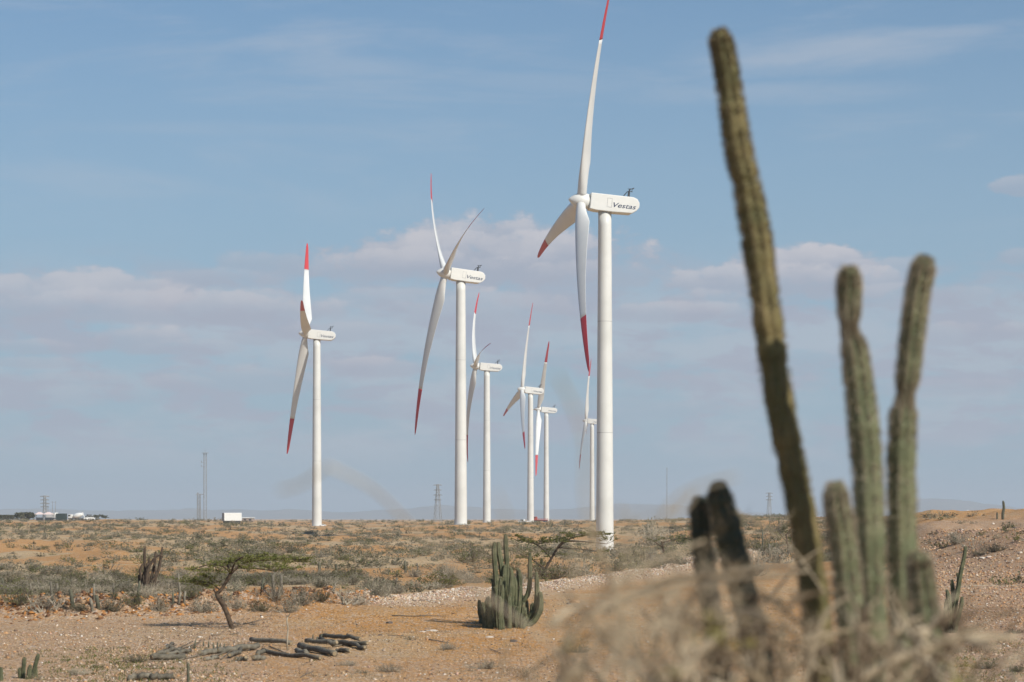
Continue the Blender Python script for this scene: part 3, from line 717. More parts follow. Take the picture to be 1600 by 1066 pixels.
KINDS = {  # twig material, leaf material, args, words
    'grey': ('twig', 'grey', dict(stems=60, subs=9, leaves=420, leaf_s=.055, w=1.5, h=.62), 'grey thorn bushes'),
    'dry': ('twig', 'dryleaf', dict(stems=70, subs=12, leaves=220, leaf_s=.045, w=1.5, h=.6), 'straw-coloured bushes'),
    'olive': ('twig_d', 'olive', dict(stems=55, subs=9, leaves=650, leaf_s=.05, w=1.6, h=.62), 'olive leafy bushes'),
    'green': ('twig_d', 'green', dict(stems=45, subs=8, leaves=800, leaf_s=.055, w=1.9, h=.6), 'bright green bushes'),
    'dark': ('twig_d', 'dark', dict(stems=60, subs=10, leaves=520, leaf_s=.05, w=1.4, h=.6), 'dark tangled bushes'),
}
SH = {}; SHL = {}
for kn, (tm, lm, a, words) in KINDS.items():
    SH[kn] = []; SHL[kn] = []
    for v in range(3):
        tw, lf = shrub_mb(hash_ := 1000+v*17+len(kn)*131+ord(kn[0]), **a)
        b0 = len(tw.v); tw.v += lf.v; tw.f += [tuple(b0+i for i in f) for f in lf.f]; tw.m += [1]*len(lf.f)
        SH[kn].append(tw.mesh('scrub_bush', [M[tm], M[lm]]))
        aa = dict(a); aa['stems'] = 16; aa['subs'] = 6; aa['leaves'] = 90; aa['leaf_s'] = .12
        tw, lf = shrub_mb(hash_+5, **aa)
        SHL[kn].append((tw, lf))

def region_words(px, py, p):
    if px > 1400 and p.y < 300:
        return 'on the right rubble bank' if py < 890 else 'on the stony flat at the lower right'
    if p.y > 330: 
        return 'far out ' + ('at the left edge' if px < 200 else 'below the white container' if px < 430 else 'around the leftmost turbine' if px < 600 else 'before the second largest turbine' if px < 780 else 'before the small turbines' if px < 930 else 'right of the nearest turbine' if px < 1200 else 'behind the foreground cacti')
    if p.y > 150:
        return 'among sand humps ' + ('at the left' if px < 220 else 'behind the leaning tree' if px < 500 else 'left of the central cacti' if px < 740 else 'near the nearest turbine tower' if px < 1060 else 'behind the foreground cacti')
    by = float(np.interp(p.x, BERM[:, 0], BERM[:, 1]))
    if p.y > by-1:
        return ('in the thicket at the left edge' if px < 180 else 'in the thicket behind the leaning tree' if px < 420 else 'in the thicket behind the pale gravel ridge' if px < 760 else 'behind the gravel ridge by the nearest turbine')
    return 'on the bare ground ' + ('at lower left' if px < 400 else 'at the bottom centre' if px < 900 else 'at lower right')
shrubs = []   # (pixel size, kind, point, scale xyz, rot, px, py)
def put(kind, px, py, wpx, asp=.42, p=None):
    p = p or gpt(px, py); w = wpx/F*p.y; asp = asp*(.78 if p.y < 300 else 1)
    shrubs.append((wpx, kind, p, w, w*asp, rnd.uniform(0, 6.28), px, py))
# explicit bushes read off the photograph
for (k, px, py, w, asp) in [
    ('grey', 590, 932, 78, .62), ('olive', 545, 905, 90, .42), ('dark', 520, 908, 44, .5), ('green', 690, 918, 96, .4), ('grey', 650, 925, 50, .55), ('dark', 640, 926, 36, .55), ('dry', 430, 938, 74, .6),
    ('grey', 470, 945, 90, .5), ('olive', 500, 940, 66, .45), ('dry', 700, 905, 70, .6), ('olive', 735, 880, 80, .55), ('green', 395, 915, 60, .4), ('olive', 300, 935, 70, .55), ('green', 285, 918, 84, .4),
    ('grey', 250, 955, 60, .55), ('olive', 210, 948, 70, .55), ('dark', 175, 955, 60, .55), ('olive', 30, 945, 90, .5), ('grey', 80, 948, 70, .5), ('dark', 125, 955, 56, .45), ('olive', 90, 925, 80, .45), ('olive', 150, 925, 80, .4),
    ('grey', 320, 955, 70, .5), ('dry', 370, 952, 66, .5), ('olive', 405, 955, 56, .5), ('grey', 450, 957, 66, .5), ('dark', 180, 935, 46, .6), ('grey', 350, 940, 60, .5), ('dry', 560, 945, 66, .35),
    ('olive', 855, 905, 110, .5), ('grey', 905, 900, 90, .5), ('dark', 990, 882, 50, 1.0), ('dry', 1020, 880, 60, .6), ('grey', 960, 870, 60, .5), ('green', 1065, 850, 60, .4), ('olive', 1045, 866, 44, .7), ('grey', 1020, 852, 90, .5), ('grey', 880, 858, 60, .4),
    ('dry', 1180, 900, 90, .6), ('grey', 1215, 880, 90, .6), ('olive', 1185, 860, 70, .5), ('grey', 1110, 880, 80, .5), ('olive', 1215, 835, 60, .5),
    ('grey', 1495, 850, 66, .45), ('olive', 1475, 856, 40, .4), ('dark', 1572, 826, 44, .38), ('dark', 1555, 862, 60, .35), ('green', 1590, 846, 50, .45), ('dark', 1530, 868, 60, .25), ('dark', 1460, 855, 40, .3),
    ('olive', 1565, 915, 54, .5), ('dark', 1592, 912, 44, .6), ('dark', 1585, 990, 60, .2), ('olive', 1540, 1045, 70, .25), ('grey', 1500, 1020, 50, .25), ('olive', 1590, 1050, 60, .3),
    ('green', 103, 1034, 40, .32), ('green', 138, 1020, 26, .4), ('olive', 210, 1035, 60, .35), ('olive', 150, 1044, 44, .25), ('dry', 245, 1045, 40, .4), ('green', 270, 1046, 26, .35), ('dry', 120, 1055, 60, .3), ('dry', 60, 1062, 50, .3), ('dry', 215, 1055, 30, .3),
    ('grey', 565, 1052, 44, .28), ('dry', 545, 1040, 60, .2), ('dry', 610, 1050, 70, .3), ('dry', 700, 1015, 60, .3), ('dry', 640, 1000, 50, .25), ('dry', 760, 1045, 80, .25), ('olive', 905, 1020, 60, .3), ('green', 1020, 1025, 44, .3),
    ('dark', 10, 813, 50, .2), ('dark', 40, 813, 44, .28), ('dark', 150, 813, 26, .2), ('dark', 1442, 807, 18, .28), ('dark', 1538, 806, 14, .3)]:
    put(k, px, py, w, asp)
# scattered scrub over the plain
cnt = 0
r2 = random.Random(99)
def sand_patch(p):
    o, pl, c, rt, gr, cy, nr = soil_masks(np.array([p.x]), np.array([p.y]))
    return float(o[0])
while cnt < 4200:
    px = r2.uniform(-60, 1660); t = r2.random()
    py = 813+ (960-813)*t**1.35
    if px > 1120: py = 806+(t**1.2)*90
    if px > 1420 and r2.random() < .8: continue
    p = gpt(px, py)
    by = float(np.interp(p.x, BERM[:, 0], BERM[:, 1]))
    if p.y < by+2.2 and not (p.x > 22): continue
    if 1400 < px and (p.y < 112 or (p.y < 200 and r2.random() < .88)): continue
    if p.y < 150 and r2.random() < .35: continue
    cl_n = float(fbm(np.array([p.x/22.]), np.array([p.y/40.]), 131, 3)[0])
    if px < 330 and 845 < py < 905 and r2.random() < .55: continue
    if cl_n < .44 and r2.random() < .6: continue
    if sand_patch(p) > .6 and r2.random() < .6: continue
    if abs(p.y-420) < 9 and abs(p.x-16) < 5: continue
    kk = r2.choices(['grey', 'dry', 'olive', 'green', 'dark'], [.38, .22, .24, .05, .11])[0]
    wm = r2.uniform(.6, 1.7)+min(2.4, p.y/330.)*r2.uniform(.5, 1.7)
    wpx = wm*F/p.y
    shrubs.append((wpx, kk, p, wm, wm*r2.uniform(.22, .40)*(.8 if p.y < 300 else .75), r2.uniform(0, 6.28), px, py)); cnt += 1
shrubs.sort(key=lambda s: -s[0])
NIND = 290
ONES = ['', 'first', 'second', 'third', 'fourth', 'fifth', 'sixth', 'seventh', 'eighth', 'ninth', 'tenth', 'eleventh', 'twelfth']
def ranks(items):
    """items: (phrase, column); returns the label that singles each one out within its phrase"""
    g = {}
    for i, (ph, c) in enumerate(items): g.setdefault(ph, []).append((c, i))
    out = [None]*len(items)
    for ph, l in g.items():
        l.sort()
        for k, (c, i) in enumerate(l):
            m = len(l)-1-k
            w = 'the only one of the' if len(l) == 1 else 'leftmost of the' if k == 0 else 'rightmost of the' if m == 0 else ((ONES[k+1] if k < 12 else '%dth' % (k+1) if (k+1) % 10 not in (1, 2, 3) else '%d%s' % (k+1, {1: 'st', 2: 'nd', 3: 'rd'}[(k+1) % 10]))+' from left of the') if k <= m else ((ONES[m+1] if m < 12 else '%dth' % (m+1) if (m+1) % 10 not in (1, 2, 3) else '%d%s' % (m+1, {1: 'st', 2: 'nd', 3: 'rd'}[(m+1) % 10]))+' from right of the')
            out[i] = w+' '+ph
    return out
shlab = ranks([(KINDS[kn][3]+' '+region_words(px, py, p), CX+F*p.x/p.y) for (wp, kn, p, w, h, rz, px, py) in shrubs[:NIND]])
for i, (wp, kn, p, w, h, rz, px, py) in enumerate(shrubs[:NIND]):
    me = SH[kn][i % 3]; o = link('scrub_bush', me); o.location = p
    a = KINDS[kn][2]; o.rotation_euler = (0, 0, rz); o.scale = (w/a['w']*1.05, w/a['w']*1.05, h/a['h'])
    tag(o, shlab[i], 'bush', KINDS[kn][3]+' '+region_words(px, py, p))
# the remaining hundreds merge into one ground cover object
acc = {}
for k_i, (wp, kn, p, w, h, rz, px, py) in enumerate(shrubs[NIND:]):
    tw, lf = SHL[kn][k_i % 3]; a = KINDS[kn][2]
    c, s = math.cos(rz), math.sin(rz); sx = w/a['w']*1.05; sz = h/a['h']
    for src, mn in ((tw, KINDS[kn][0]), (lf, KINDS[kn][1])):
        if not hasattr(src, 'np'):
            src.np = np.array(src.v); src.tri = np.array([t for f in src.f for t in ((f[0], f[1], f[2]),)+(((f[0], f[2], f[3]),) if len(f) == 4 else ())])
        V = src.np; Q = np.stack([(V[:, 0]*c-V[:, 1]*s)*sx+p.x, (V[:, 0]*s+V[:, 1]*c)*sx+p.y, V[:, 2]*sz+p.z], -1)
        acc.setdefault(mn, [[], [], 0]); A = acc[mn]; A[0].append(Q); A[1].append(src.tri+A[2]); A[2] += len(V)
allv = []; allf = []; mi = []; off = 0; mats = []
for mn, (vs, fs, n_) in acc.items():
    V = np.concatenate(vs); Fc = np.concatenate(fs); allv.append(V); allf.append(Fc+off); off += len(V); mi += [len(mats)]*len(Fc); mats.append(M[mn])
sm_ = fast_mesh('distant_scrub', np.concatenate(allv), np.concatenate(allf), 3)
for m_ in mats: sm_.materials.append(m_)
if len(sm_.polygons) == len(mi): sm_.polygons.foreach_set('material_index', mi)
tag(link('distant_scrub', sm_), 'low scrub covering the plain out to the horizon', 'scrub', kind='stuff')

# ------------------------------------------------------------------ loose stones (uncountable)
def stones(name, pts, sizes, tones, label):
    base = np.array([(1, 0, 0), (-1, 0, 0), (0, 1, 0), (0, -1, 0), (0, 0, 1), (0, 0, -1)], float)
    fc = np.array([(0, 2, 4), (2, 1, 4), (1, 3, 4), (3, 0, 4), (2, 0, 5), (1, 2, 5), (3, 1, 5), (0, 3, 5)])
    n = len(pts); jit = rng.uniform(.55, 1.25, (n, 6, 1)); a = rng.uniform(0, 6.28, n); c, s = np.cos(a), np.sin(a)
    V = base[None]*jit*sizes[:, None, None]; V[:, :, 2] *= .62
    V = V+rng.normal(0, .16, V.shape)*sizes[:, None, None]
    X_ = V[:, :, 0]*c[:, None]-V[:, :, 1]*s[:, None]; Y_ = V[:, :, 0]*s[:, None]+V[:, :, 1]*c[:, None]
    V = np.stack([X_, Y_, V[:, :, 2]], -1)+pts[:, None, :]
    Fc = (fc[None]+(np.arange(n)*6)[:, None, None]).reshape(-1, 3)
    me = fast_mesh(name, V.reshape(-1, 3), Fc, 3)
    ca = me.color_attributes.new('tone', 'FLOAT_COLOR', 'POINT'); ca.data.foreach_set('color', np.repeat(tones, 6, 0).astype(np.float32).ravel())
    m = M.get('stone')
    if not m:
        m = bpy.data.materials.new('loose_stone'); m.use_nodes = True; t = m.node_tree; b = t.nodes['Principled BSDF']; b.inputs['Roughness'].default_value = .9
        at_ = t.nodes.new('ShaderNodeAttribute'); at_.attribute_name = 'tone'; t.links.new(at_.outputs['Color'], b.inputs['Base Color']); M['stone'] = m
    me.materials.append(m); return tag(link(name, me), label, 'stones', kind='stuff')
TN = {'pale': (.54, .43, .32), 'white': (.64, .58, .50), 'orange': (.44, .24, .11), 'brown': (.20, .13, .085), 'tan': (.48, .33, .19), 'pink': (.46, .30, .22), 'dark': (.09, .07, .055), 'clay': (.40, .18, .05), 'rust': (.15, .07, .03)}
def tones(n, mix):
    ks = list(mix); ch = rng.choice(len(ks), n, p=np.array(list(mix.values()))/sum(mix.values()))
    T = np.array([TN[k] for k in ks])[ch]*rng.uniform(.8, 1.18, (n, 1)); return np.concatenate([T, np.ones((n, 1))], 1)
# near flat: uniform over area seen
n = 60000; y = 43+np.abs(rng.random(n)**1.15)*42; x = (rng.uniform(-70, 1670, n)-CX)/F*y
by = np.interp(x, BERM[:, 0], BERM[:, 1]); px_a = CX+F*x/y
dens = fbm(x/2.5, y/4., 141, 4)
dk = 1-.62*((px_a > 430)*(px_a < 1380)); keep = (y < by) & (rng.random(n) < dk*np.clip((dens-.25)*2.6, .15, 1)); x, y = x[keep], y[keep]
z = height(x, y); sz = .009+.035*rng.random(len(x))**9+.013*rng.random(len(x))
stones('loose_gravel', np.stack([x, y, z+sz*.2], -1), sz, tones(len(x), {'pale': .22, 'white': .07, 'orange': .16, 'brown': .23, 'tan': .22, 'pink': .12, 'dark': .05}), 'loose pale gravel strewn over the bare flat ground')
# gravel ridge
n = 26000; t_ = rng.random(n); seg = np.linspace(0, 1, len(BERM)-4)
bx = np.interp(t_, seg, BERM[4:, 0]); byy = np.interp(t_, seg, BERM[4:, 1]); x = bx+rng.normal(0, .7, n); y = byy+rng.normal(0, .9, n); z = height(x, y)
sz = (.014+.05*rng.random(n)**2.6)*(1+x*.03).clip(1, 1.6)
stones('ridge_gravel', np.stack([x, y, z+sz*.25], -1), sz, tones(n, {'pale': .34, 'white': .12, 'tan': .20, 'pink': .22, 'brown': .12}), 'whitish broken stones heaped along the low ridge')
# clay clods at left
n = 4500; x = rng.uniform(-18, -4.2, n); by = np.interp(x, BERM[:, 0], BERM[:, 1]); y = by+rng.normal(-.6, 1.0, n); z = height(x, y); sz = .012+.10*rng.random(n)**4
stones('clay_clods', np.stack([x, y, z+sz*.1], -1), sz, tones(n, {'clay': .5, 'rust': .5}), 'orange clay clods pushed up along the left bank')
# rubble bank
n = 26000; y = 60+rng.random(n)**.8*110; x = (rng.uniform(1405, 1680, n)-CX)/F*y; z = height(x, y); sz = .012+.09*rng.random(n)**4*(y/130)
stones('rubble', np.stack([x, y, z+sz*.25], -1), sz, tones(n, {'orange': .36, 'pink': .16, 'pale': .10, 'white': .025, 'tan': .17, 'brown': .24}), 'pinkish broken rubble on the bank at the right')
# small dry litter, grass tufts on the near flat
lt = MB(); r3 = random.Random(5)
for i in range(2600):
    y_ = 44+r3.random()**1.2*34; x_ = (r3.uniform(-40, 1640)-CX)/F*y_
    if float(fbm(np.array([x_/3.]), np.array([y_/5.]), 151, 3)[0]) < (.53 if r3.random() < .85 else 0): continue
    z_ = hz(x_, y_)
    for j in range(7):
        a = r3.uniform(0, 6.28); hgt = r3.uniform(.03, .12); d = Vector((math.cos(a)*hgt*.8, math.sin(a)*hgt*.8, hgt)); p = Vector((x_+r3.gauss(0, .06), y_+r3.gauss(0, .06), z_-.01)); e = Vector((math.sin(a), -math.cos(a), 0))*.006
        lt.add([p-e, p+e, p+d], [(0, 1, 2)])
wd = MB()
for i in range(420):
    p = gpt(r3.gauss(190, 90), r3.uniform(1012, 1070)) if i % 3 else gpt(r3.uniform(1450, 1610), r3.uniform(1000, 1070))
    for j in range(9):
        a = r3.uniform(0, 6.28); hgt = r3.uniform(.03, .10); q = p+Vector((r3.gauss(0, .09), r3.gauss(0, .12), -.01)); d = Vector((math.cos(a)*hgt, math.sin(a)*hgt, hgt*.8)); e = Vector((math.sin(a), -math.cos(a), 0))*.012
        wd.add([q-e, q+e, q+d], [(0, 1, 2)])
tag(wd.build('low_weeds', M['green']), 'yellow-green low weeds in patches on the stony ground', 'weeds', kind='stuff')
tag(lt.build('dry_grass', M['dryleaf']), 'sparse dry grass tufts on the bare ground', 'grass', kind='stuff')

# individual rocks
def rock(px, py, wpx, m, lab, asp=.6):
    p = gpt(px, py); w = wpx/F*p.y; bm = bmesh.new(); bmesh.ops.create_icosphere(bm, subdivisions=2, radius=w/2)
    r = random.Random(px*7+py)
    for v in bm.verts:
        k = .8+.35*r.random(); v.co *= k; v.co.z *= asp
        if v.co.z < 0: v.co.z *= .4
    me = bpy.data.meshes.new('rock'); bm.to_mesh(me); bm.free(); me.materials.append(m); o = link('rock', me); o.location = p; tag(o, lab, 'rock'); return o
RM = mat('rock_pale', (.5, .42, .33), (.6, .54, .46), 9, .9, .6, 30); RO = mat('rock_orange', (.42, .22, .09), (.5, .3, .15), 9, .9, .6, 30); RD = mat('rock_dark', (.07, .06, .05), (.14, .11, .09), 12, .9, .6, 40)
rock(897, 942, 18, RO, 'orange rock on the bare soil right of the central cactus clump')
rock(888, 944, 8, RD, 'small dark stone against the orange rock')
rock(608, 974, 12, RD, 'dark lump of stone on bare soil near the tip of the cactus shadow')
rock(594, 993, 8, RD, 'smaller dark stone below the dark lump')
rock(803, 1003, 13, RD, 'dark stone below the central cactus clump')
rock(675, 986, 22, RM, 'flat whitish stone left of the central cactus clump', .2)
rock(660, 987, 12, RM, 'second flat whitish stone beside the larger flat one', .2)
rock(765, 996, 14, RM, 'broken pale stone at the foot of the central cactus clump', .3)
rock(312, 996, 11, RM, 'pale stone behind the left log pile', .4)
rock(1535, 873, 14, RM, 'white stone at the foot of the rubble bank', .4)
rock(1545, 871, 10, RM, 'smaller white stone touching the white one at the bank foot', .5)
rock(1594, 864, 9, RM, 'white stone at the right edge under green leaves', .5)
rock(1552, 819, 5, RM, 'tiny white stone on the crest below the lone far cactus', .8)
rock(1585, 826, 8, RD, 'dark boulder on the crest at the right edge', .7)
rock(160, 940, 9, RM, 'pale stone in the thicket among the fence posts', .7)
rock(9, 990, 9, RO, 'rust-coloured stone on gravel at the left edge', .6)

# ------------------------------------------------------------------ cacti
def smooth_path(pts, n):
    """Catmull-Rom through (point, radius)"""
    P = [Vector(p[0]) for p in pts]; R = [p[1] for p in pts]; out = []; rr = []
    m = len(P)-1
    for i in range(n):
        t = i/(n-1)*m; k = min(int(t), m-1); f = t-k
        a, b, c, d = P[max(k-1, 0)], P[k], P[k+1], P[min(k+2, m)]
        out.append(.5*((2*b)+(c-a)*f+(2*a-5*b+4*c-d)*f*f+(3*b-a-3*c+d)*f**3))
        s = f*f*(3-2*f); rr.append(R[k]*(1-s)+R[k+1]*s)
    return out, rr
def round_tip(P, R, steps=5):
    t = (P[-1]-P[-2]).normalized(); r = R[-1]; o, q = list(P), list(R)
    for i in range(1, steps+1):
        a = i/steps*math.pi/2; o.append(P[-1]+t*r*1.15*math.sin(a)); q.append(max(r*math.cos(a), r*.03))
    return o, q
def column(pts, ribs, n, mt, parent=None, name='stem', spines=0, smat=None, slen=.02, depth=.2, seed=0, top_bias=0):
    P, R = smooth_path(pts, n); P, R = round_tip(P, R); mb = MB(); k = ribs*4
    r = random.Random(seed)
    w1, w2 = r.uniform(0, 6), r.uniform(0, 6)
    wob = [r.uniform(.95, 1.05)+.045*math.sin(i*.9+w1)+.03*math.sin(i*.37+w2) for i in range(len(P))]
    def prof(j, i):
        ph = j % 4; return (1.0 if ph == 0 else (1-depth*.45) if ph in (1, 3) else 1-depth)*wob[i]
    mb.tube(P, R, k, True, prof); o = mb.build(name, mt, parent, True)
    if spines:
        sp = MB(); 
        for i in range(spines):
            t = r.random()**(1/(1+top_bias)); q = t*(len(P)-2); a = int(q); f = q-a
            p = P[a].lerp(P[a+1], f); rad = R[a]*(1-f)+R[a+1]*f; tan = (P[a+1]-P[a]).normalized()
            ref = Vector((0, 1, 0)); ax = (ref-tan*ref.dot(tan)).normalized(); bx_ = tan.cross(ax)
            an = 2*math.pi*(r.randrange(ribs)+r.gauss(0, .10))/ribs; d = ax*math.cos(an)+bx_*math.sin(an)
            b0 = p+d*rad*.97
            for j in range(5):
                dd = (d+rdir(r)*.85).normalized()*slen*r.uniform(.5, 1.3); e = dd.cross(rdir(r)).normalized()*slen*.07
                sp.add([b0-e, b0+e, b0+dd], [(0, 1, 2)])
        s = sp.build('spines', smat, o); s['kind'] = 'stuff'
    return o
# foreground cacti, about nine metres off, out of focus
def fg_cactus(ctrl, D, mt, lab, seed, gz=-1.62, spn=1500, sl_=.017):
    pts = [(at(px, py, D), w*.93/2/F*D) for px, py, w in ctrl]
    base = pts[0][0]; root = empty('columnar_cactus', (base.x, base.y, gz)); tag(root, lab, 'cactus', 'tall cacti in the foreground')
    loc = Vector((base.x, base.y, gz)); pts = [(p-loc, r) for p, r in pts]
    column(pts, 9, 26+len(pts)*9, mt, root, 'stem', spn, M['spine_d'] if mt is not M['cact_p'] else M['spine'], sl_, .11, seed, .25)
fg_cactus([(1300, 1480, 54), (1290, 1200, 52), (1277, 980, 49), (1266, 880, 48), (1249, 780, 46), (1230, 690, 47), (1212, 590, 48), (1200, 500, 48), (1189, 420, 47), (1182, 370, 50), (1175, 330, 47), (1166, 285, 44), (1154, 235, 45), (1146, 180, 43), (1137, 120, 39), (1130, 80, 36), (1126, 62, 33)],
          9.0, M['cact_f'], 'tallest blurred foreground cactus, leaning left across the sky', 1, spn=5200)
fg_cactus([(1372, 1480, 52), (1368, 1150, 50), (1364, 980, 48), (1360, 860, 49), (1356, 740, 50), (1349, 660, 50), (1341, 590, 46), (1335, 545, 40), (1329, 524, 24), (1327, 510, 21), (1327, 485, 34), (1327, 450, 38), (1327, 432, 32)],
          8.71, M['cact_p'], 'foreground cactus with a pinched waist below its rounded top segment', 2, spn=5200)
fg_cactus([(1425, 1480, 54), (1420, 1150, 52), (1413, 980, 50), (1410, 840, 50), (1409, 720, 46), (1411, 655, 43), (1413, 632, 27), (1415, 614, 22), (1419, 585, 37), (1426, 520, 39), (1433, 465, 38), (1440, 430, 37), (1443, 416, 33)],
          8.85, M['cact_p'], 'rightmost tall foreground cactus, upper segment tilting right', 3, spn=5200)
fg_cactus([(1352, 1480, 50), (1338, 1100, 48), (1330, 980, 47), (1323, 900, 46), (1315, 830, 42), (1308, 790, 38), (1306, 770, 34)],
          8.45, M['cact_p'], 'short stubby foreground cactus between the two taller ones', 4, spn=2800)
fg_cactus([(1470, 1480, 54), (1458, 1150, 52), (1450, 1000, 48), (1443, 930, 44), (1438, 890, 38), (1437, 878, 34)],
          8.3, M['cact_p'], 'low greyish foreground cactus at the right of the clump', 5, spn=2400)
fg_cactus([(1220, 1480, 50), (1195, 1100, 48), (1165, 940, 47), (1150, 880, 50), (1136, 820, 49), (1126, 785, 44), (1124, 770, 37)],
          9.26, M['cact_s'], 'dark stubby foreground cactus, taller of the two shaded ones', 6, spn=500)
fg_cactus([(1150, 1480, 42), (1130, 1100, 40), (1106, 920, 37), (1099, 870, 36), (1095, 825, 36), (1094, 800, 34), (1094, 790, 29)],
          9.37, M['cact_s'], 'small dark foreground cactus, leftmost of the clump', 7, spn=350)

def clump(root_px, root_py, cols, lab, mt, ribs=7, name='cactus_clump', spn=60, group=None, D=None):
    p0 = gpt(root_px, root_py); root = empty(name, p0); tag(root, lab, 'cactus', group)
    for i, c in enumerate(cols):
        # each column: base px, base py, [(px, py, width)...], depth offset
        bpx, bpy_, ctrl, dd = c; D_ = p0.y+dd
        pts = []
        b = at(bpx, bpy_, D_); b.z = hz(b.x, b.y)-.06
        pts.append((b-p0, ctrl[0][2]/2/F*D_))
        for px, py, w in ctrl: pts.append((at(px, py, D_)-p0, w/2/F*D_))
        column(pts, ribs, 12, mt, root, 'stem', spn, M['spine_d'], .03, .22, i)
    return root
rc = random.Random(3)
cols = [(783, 975, [(777, 930, 9), (774, 890, 8.5), (772, 862, 8), (773, 850, 6)], 0), (790, 975, [(788, 930, 9), (784, 890, 9), (780, 865, 8), (779, 850, 6)], .1), (792, 975, [(792, 930, 9), (792, 880, 8), (790, 850, 7.5), (790, 838, 6)], .3),
        (806, 978, [(812, 950, 8), (826, 925, 8), (828, 890, 7), (828, 866, 5)], .2), (812, 978, [(828, 965, 8), (838, 945, 9), (839, 915, 8), (838, 897, 6)], .0), (815, 978, [(833, 972, 9), (843, 955, 10), (845, 940, 9), (844, 928, 7)], -.2),
        (800, 978, [(803, 950, 9), (805, 920, 8), (804, 905, 6)], -.1), (795, 978, [(797, 950, 9), (798, 915, 8), (797, 900, 6)], .4)]
for i in range(11):
    bx0 = 772+i*4+rc.uniform(-2, 2); tp_ = rc.uniform(884, 926); wd_ = rc.uniform(6.5, 8.5); dd_ = rc.uniform(-1.6, 1.8)
    cols.append((788+(bx0-788)*.6, 976, [(bx0-1, 955, wd_), (bx0, (955+tp_)/2, wd_), (bx0+rc.uniform(-2, 2), tp_+8, wd_*.9), (bx0+rc.uniform(-2, 2), tp_, wd_*.65)], dd_))
for i in range(44):
    bx0 = rc.uniform(750, 838) if i > 12 else rc.uniform(749, 772); top = rc.uniform(934, 966) if bx0 < 772 else rc.uniform(915, 958); bb = 984-abs(bx0-790)*.12-rc.uniform(0, 8)
    if bx0 > 818: top = rc.uniform(930, 965)
    wd_ = rc.uniform(6, 8); cols.append((790+(bx0-790)*.93, bb, [(790+(bx0-790)*.95, bb-12, wd_), (bx0, (bb+top)/2, wd_), (bx0+rc.uniform(-1, 2), top+6, wd_*.95), (bx0+rc.uniform(-1, 2), top, wd_*.7)], rc.uniform(-1.5, 1.5)))
clump(790, 978, cols, 'dense clump of upright green cactus columns standing in the centre on bare soil', M['cact'], spn=70)
# dead-looking cactus group at left
clump(229, 929, [(229, 928, [(229, 900, 5), (236, 880, 5), (247, 868, 3.4), (254, 870, 2.7)], -.3), (230, 929, [(224, 900, 5), (231, 885, 4), (233, 872, 3)], .3), (229, 929, [(228, 905, 5.3), (226, 880, 4.8), (226, 862, 4.4), (227, 856, 3.2)], 0), (233, 929, [(236, 905, 5.3), (241, 885, 4.8), (243, 868, 4.2), (243, 864, 3.2)], .2), (236, 926, [(243, 905, 4.8), (249, 885, 4.8), (252, 866, 4.4), (253.5, 856, 3.2)], .4),
        (226, 928, [(221, 905, 4.2), (219, 892, 4.2), (222, 884, 4.2), (223, 882, 3.2)], -.1), (228, 930, [(232, 905, 4.2), (231, 888, 4.2), (230, 881, 3.2)], -.2), (231, 930, [(236, 912, 4.2), (243, 898, 4.2), (242, 885, 3.2)], .1), (223, 928, [(218, 915, 3.8), (217, 900, 3.2)], .2), (234, 929, [(243, 915, 3.8), (247, 909, 3.2)], -.2)],
      'withered dark brown cactus with crooked arms left of the leaning tree', M['cact_dead'], 6, 'dead_cactus', 20)
# right-hand small cactus
clump(1484, 988, [(1487, 988, [(1490, 955, 9), (1496, 925, 8.5), (1502, 890, 7), (1507, 868, 6), (1508, 856, 5)], 0), (1484, 989, [(1484, 955, 8), (1482, 935, 8), (1480, 925, 6)], -.1), (1490, 987, [(1497, 965, 7), (1502, 945, 7), (1503, 935, 5)], -.15),
        (1482, 988, [(1477, 965, 7), (1478, 945, 6), (1479, 938, 5)], .1), (1486, 988, [(1489, 935, 7), (1488, 915, 6.5), (1487.5, 908, 5)], .15), (1480, 988, [(1474, 975, 6), (1472, 968, 5)], 0), (1492, 987, [(1494, 975, 7), (1497, 968, 5)], -.3), (1490, 985, [(1496, 930, 5), (1497, 905, 5), (1496, 897, 4)], .3)],
      'small slender green cactus with one long column right of the foreground cacti', M['cact'], 7)
clump(1567, 812, [(1567, 812, [(1567, 803, 5), (1568.5, 795, 4.6), (1568, 787, 4), (1567.5, 784, 3)], 0), (1558, 812, [(1558, 806, 3), (1558, 802, 2.4)], 0)], 'lone dark cactus standing on the skyline at the far right', M['cact_old'], 6, spn=0)
clump(40, 1060, [(36, 1062, [(37, 1045, 7), (38, 1030, 6)], 0), (50, 1060, [(54, 1045, 7), (58, 1030, 6.5), (59.5, 1024, 5)], .1), (44, 1062, [(46, 1050, 8), (47, 1042, 6)], -.2), (32, 1064, [(31, 1052, 7), (31, 1046, 5)], 0), (56, 1062, [(56, 1050, 6), (56, 1042, 5)], .3)],
      'small cluster of stubby cactus columns in the lower left corner', M['cact'], 7, spn=40)
clump(1, 1064, [(1, 1064, [(1, 1054, 9), (1, 1046, 7)], 0)], 'single cactus stub cut off by the left edge', M['cact'], 7, spn=40)
for (px, py, tp, w, lab) in [(499, 897, 880, 5.5, 'dark short cactus stub behind the leaning tree\'s right crown'), (525, 897, 881, 4, 'thin cactus stub right of the dark short stub'),
                             (294, 1068, 1036, 5, 'lone grey-green cactus post at the bottom edge below the left log pile')]:
    clump(px, py, [(px, py, [(px, (py+tp)/2, w), (px, tp+2, w)], 0)], lab, M['cact_old'], 6, 'cactus_stub', 30)

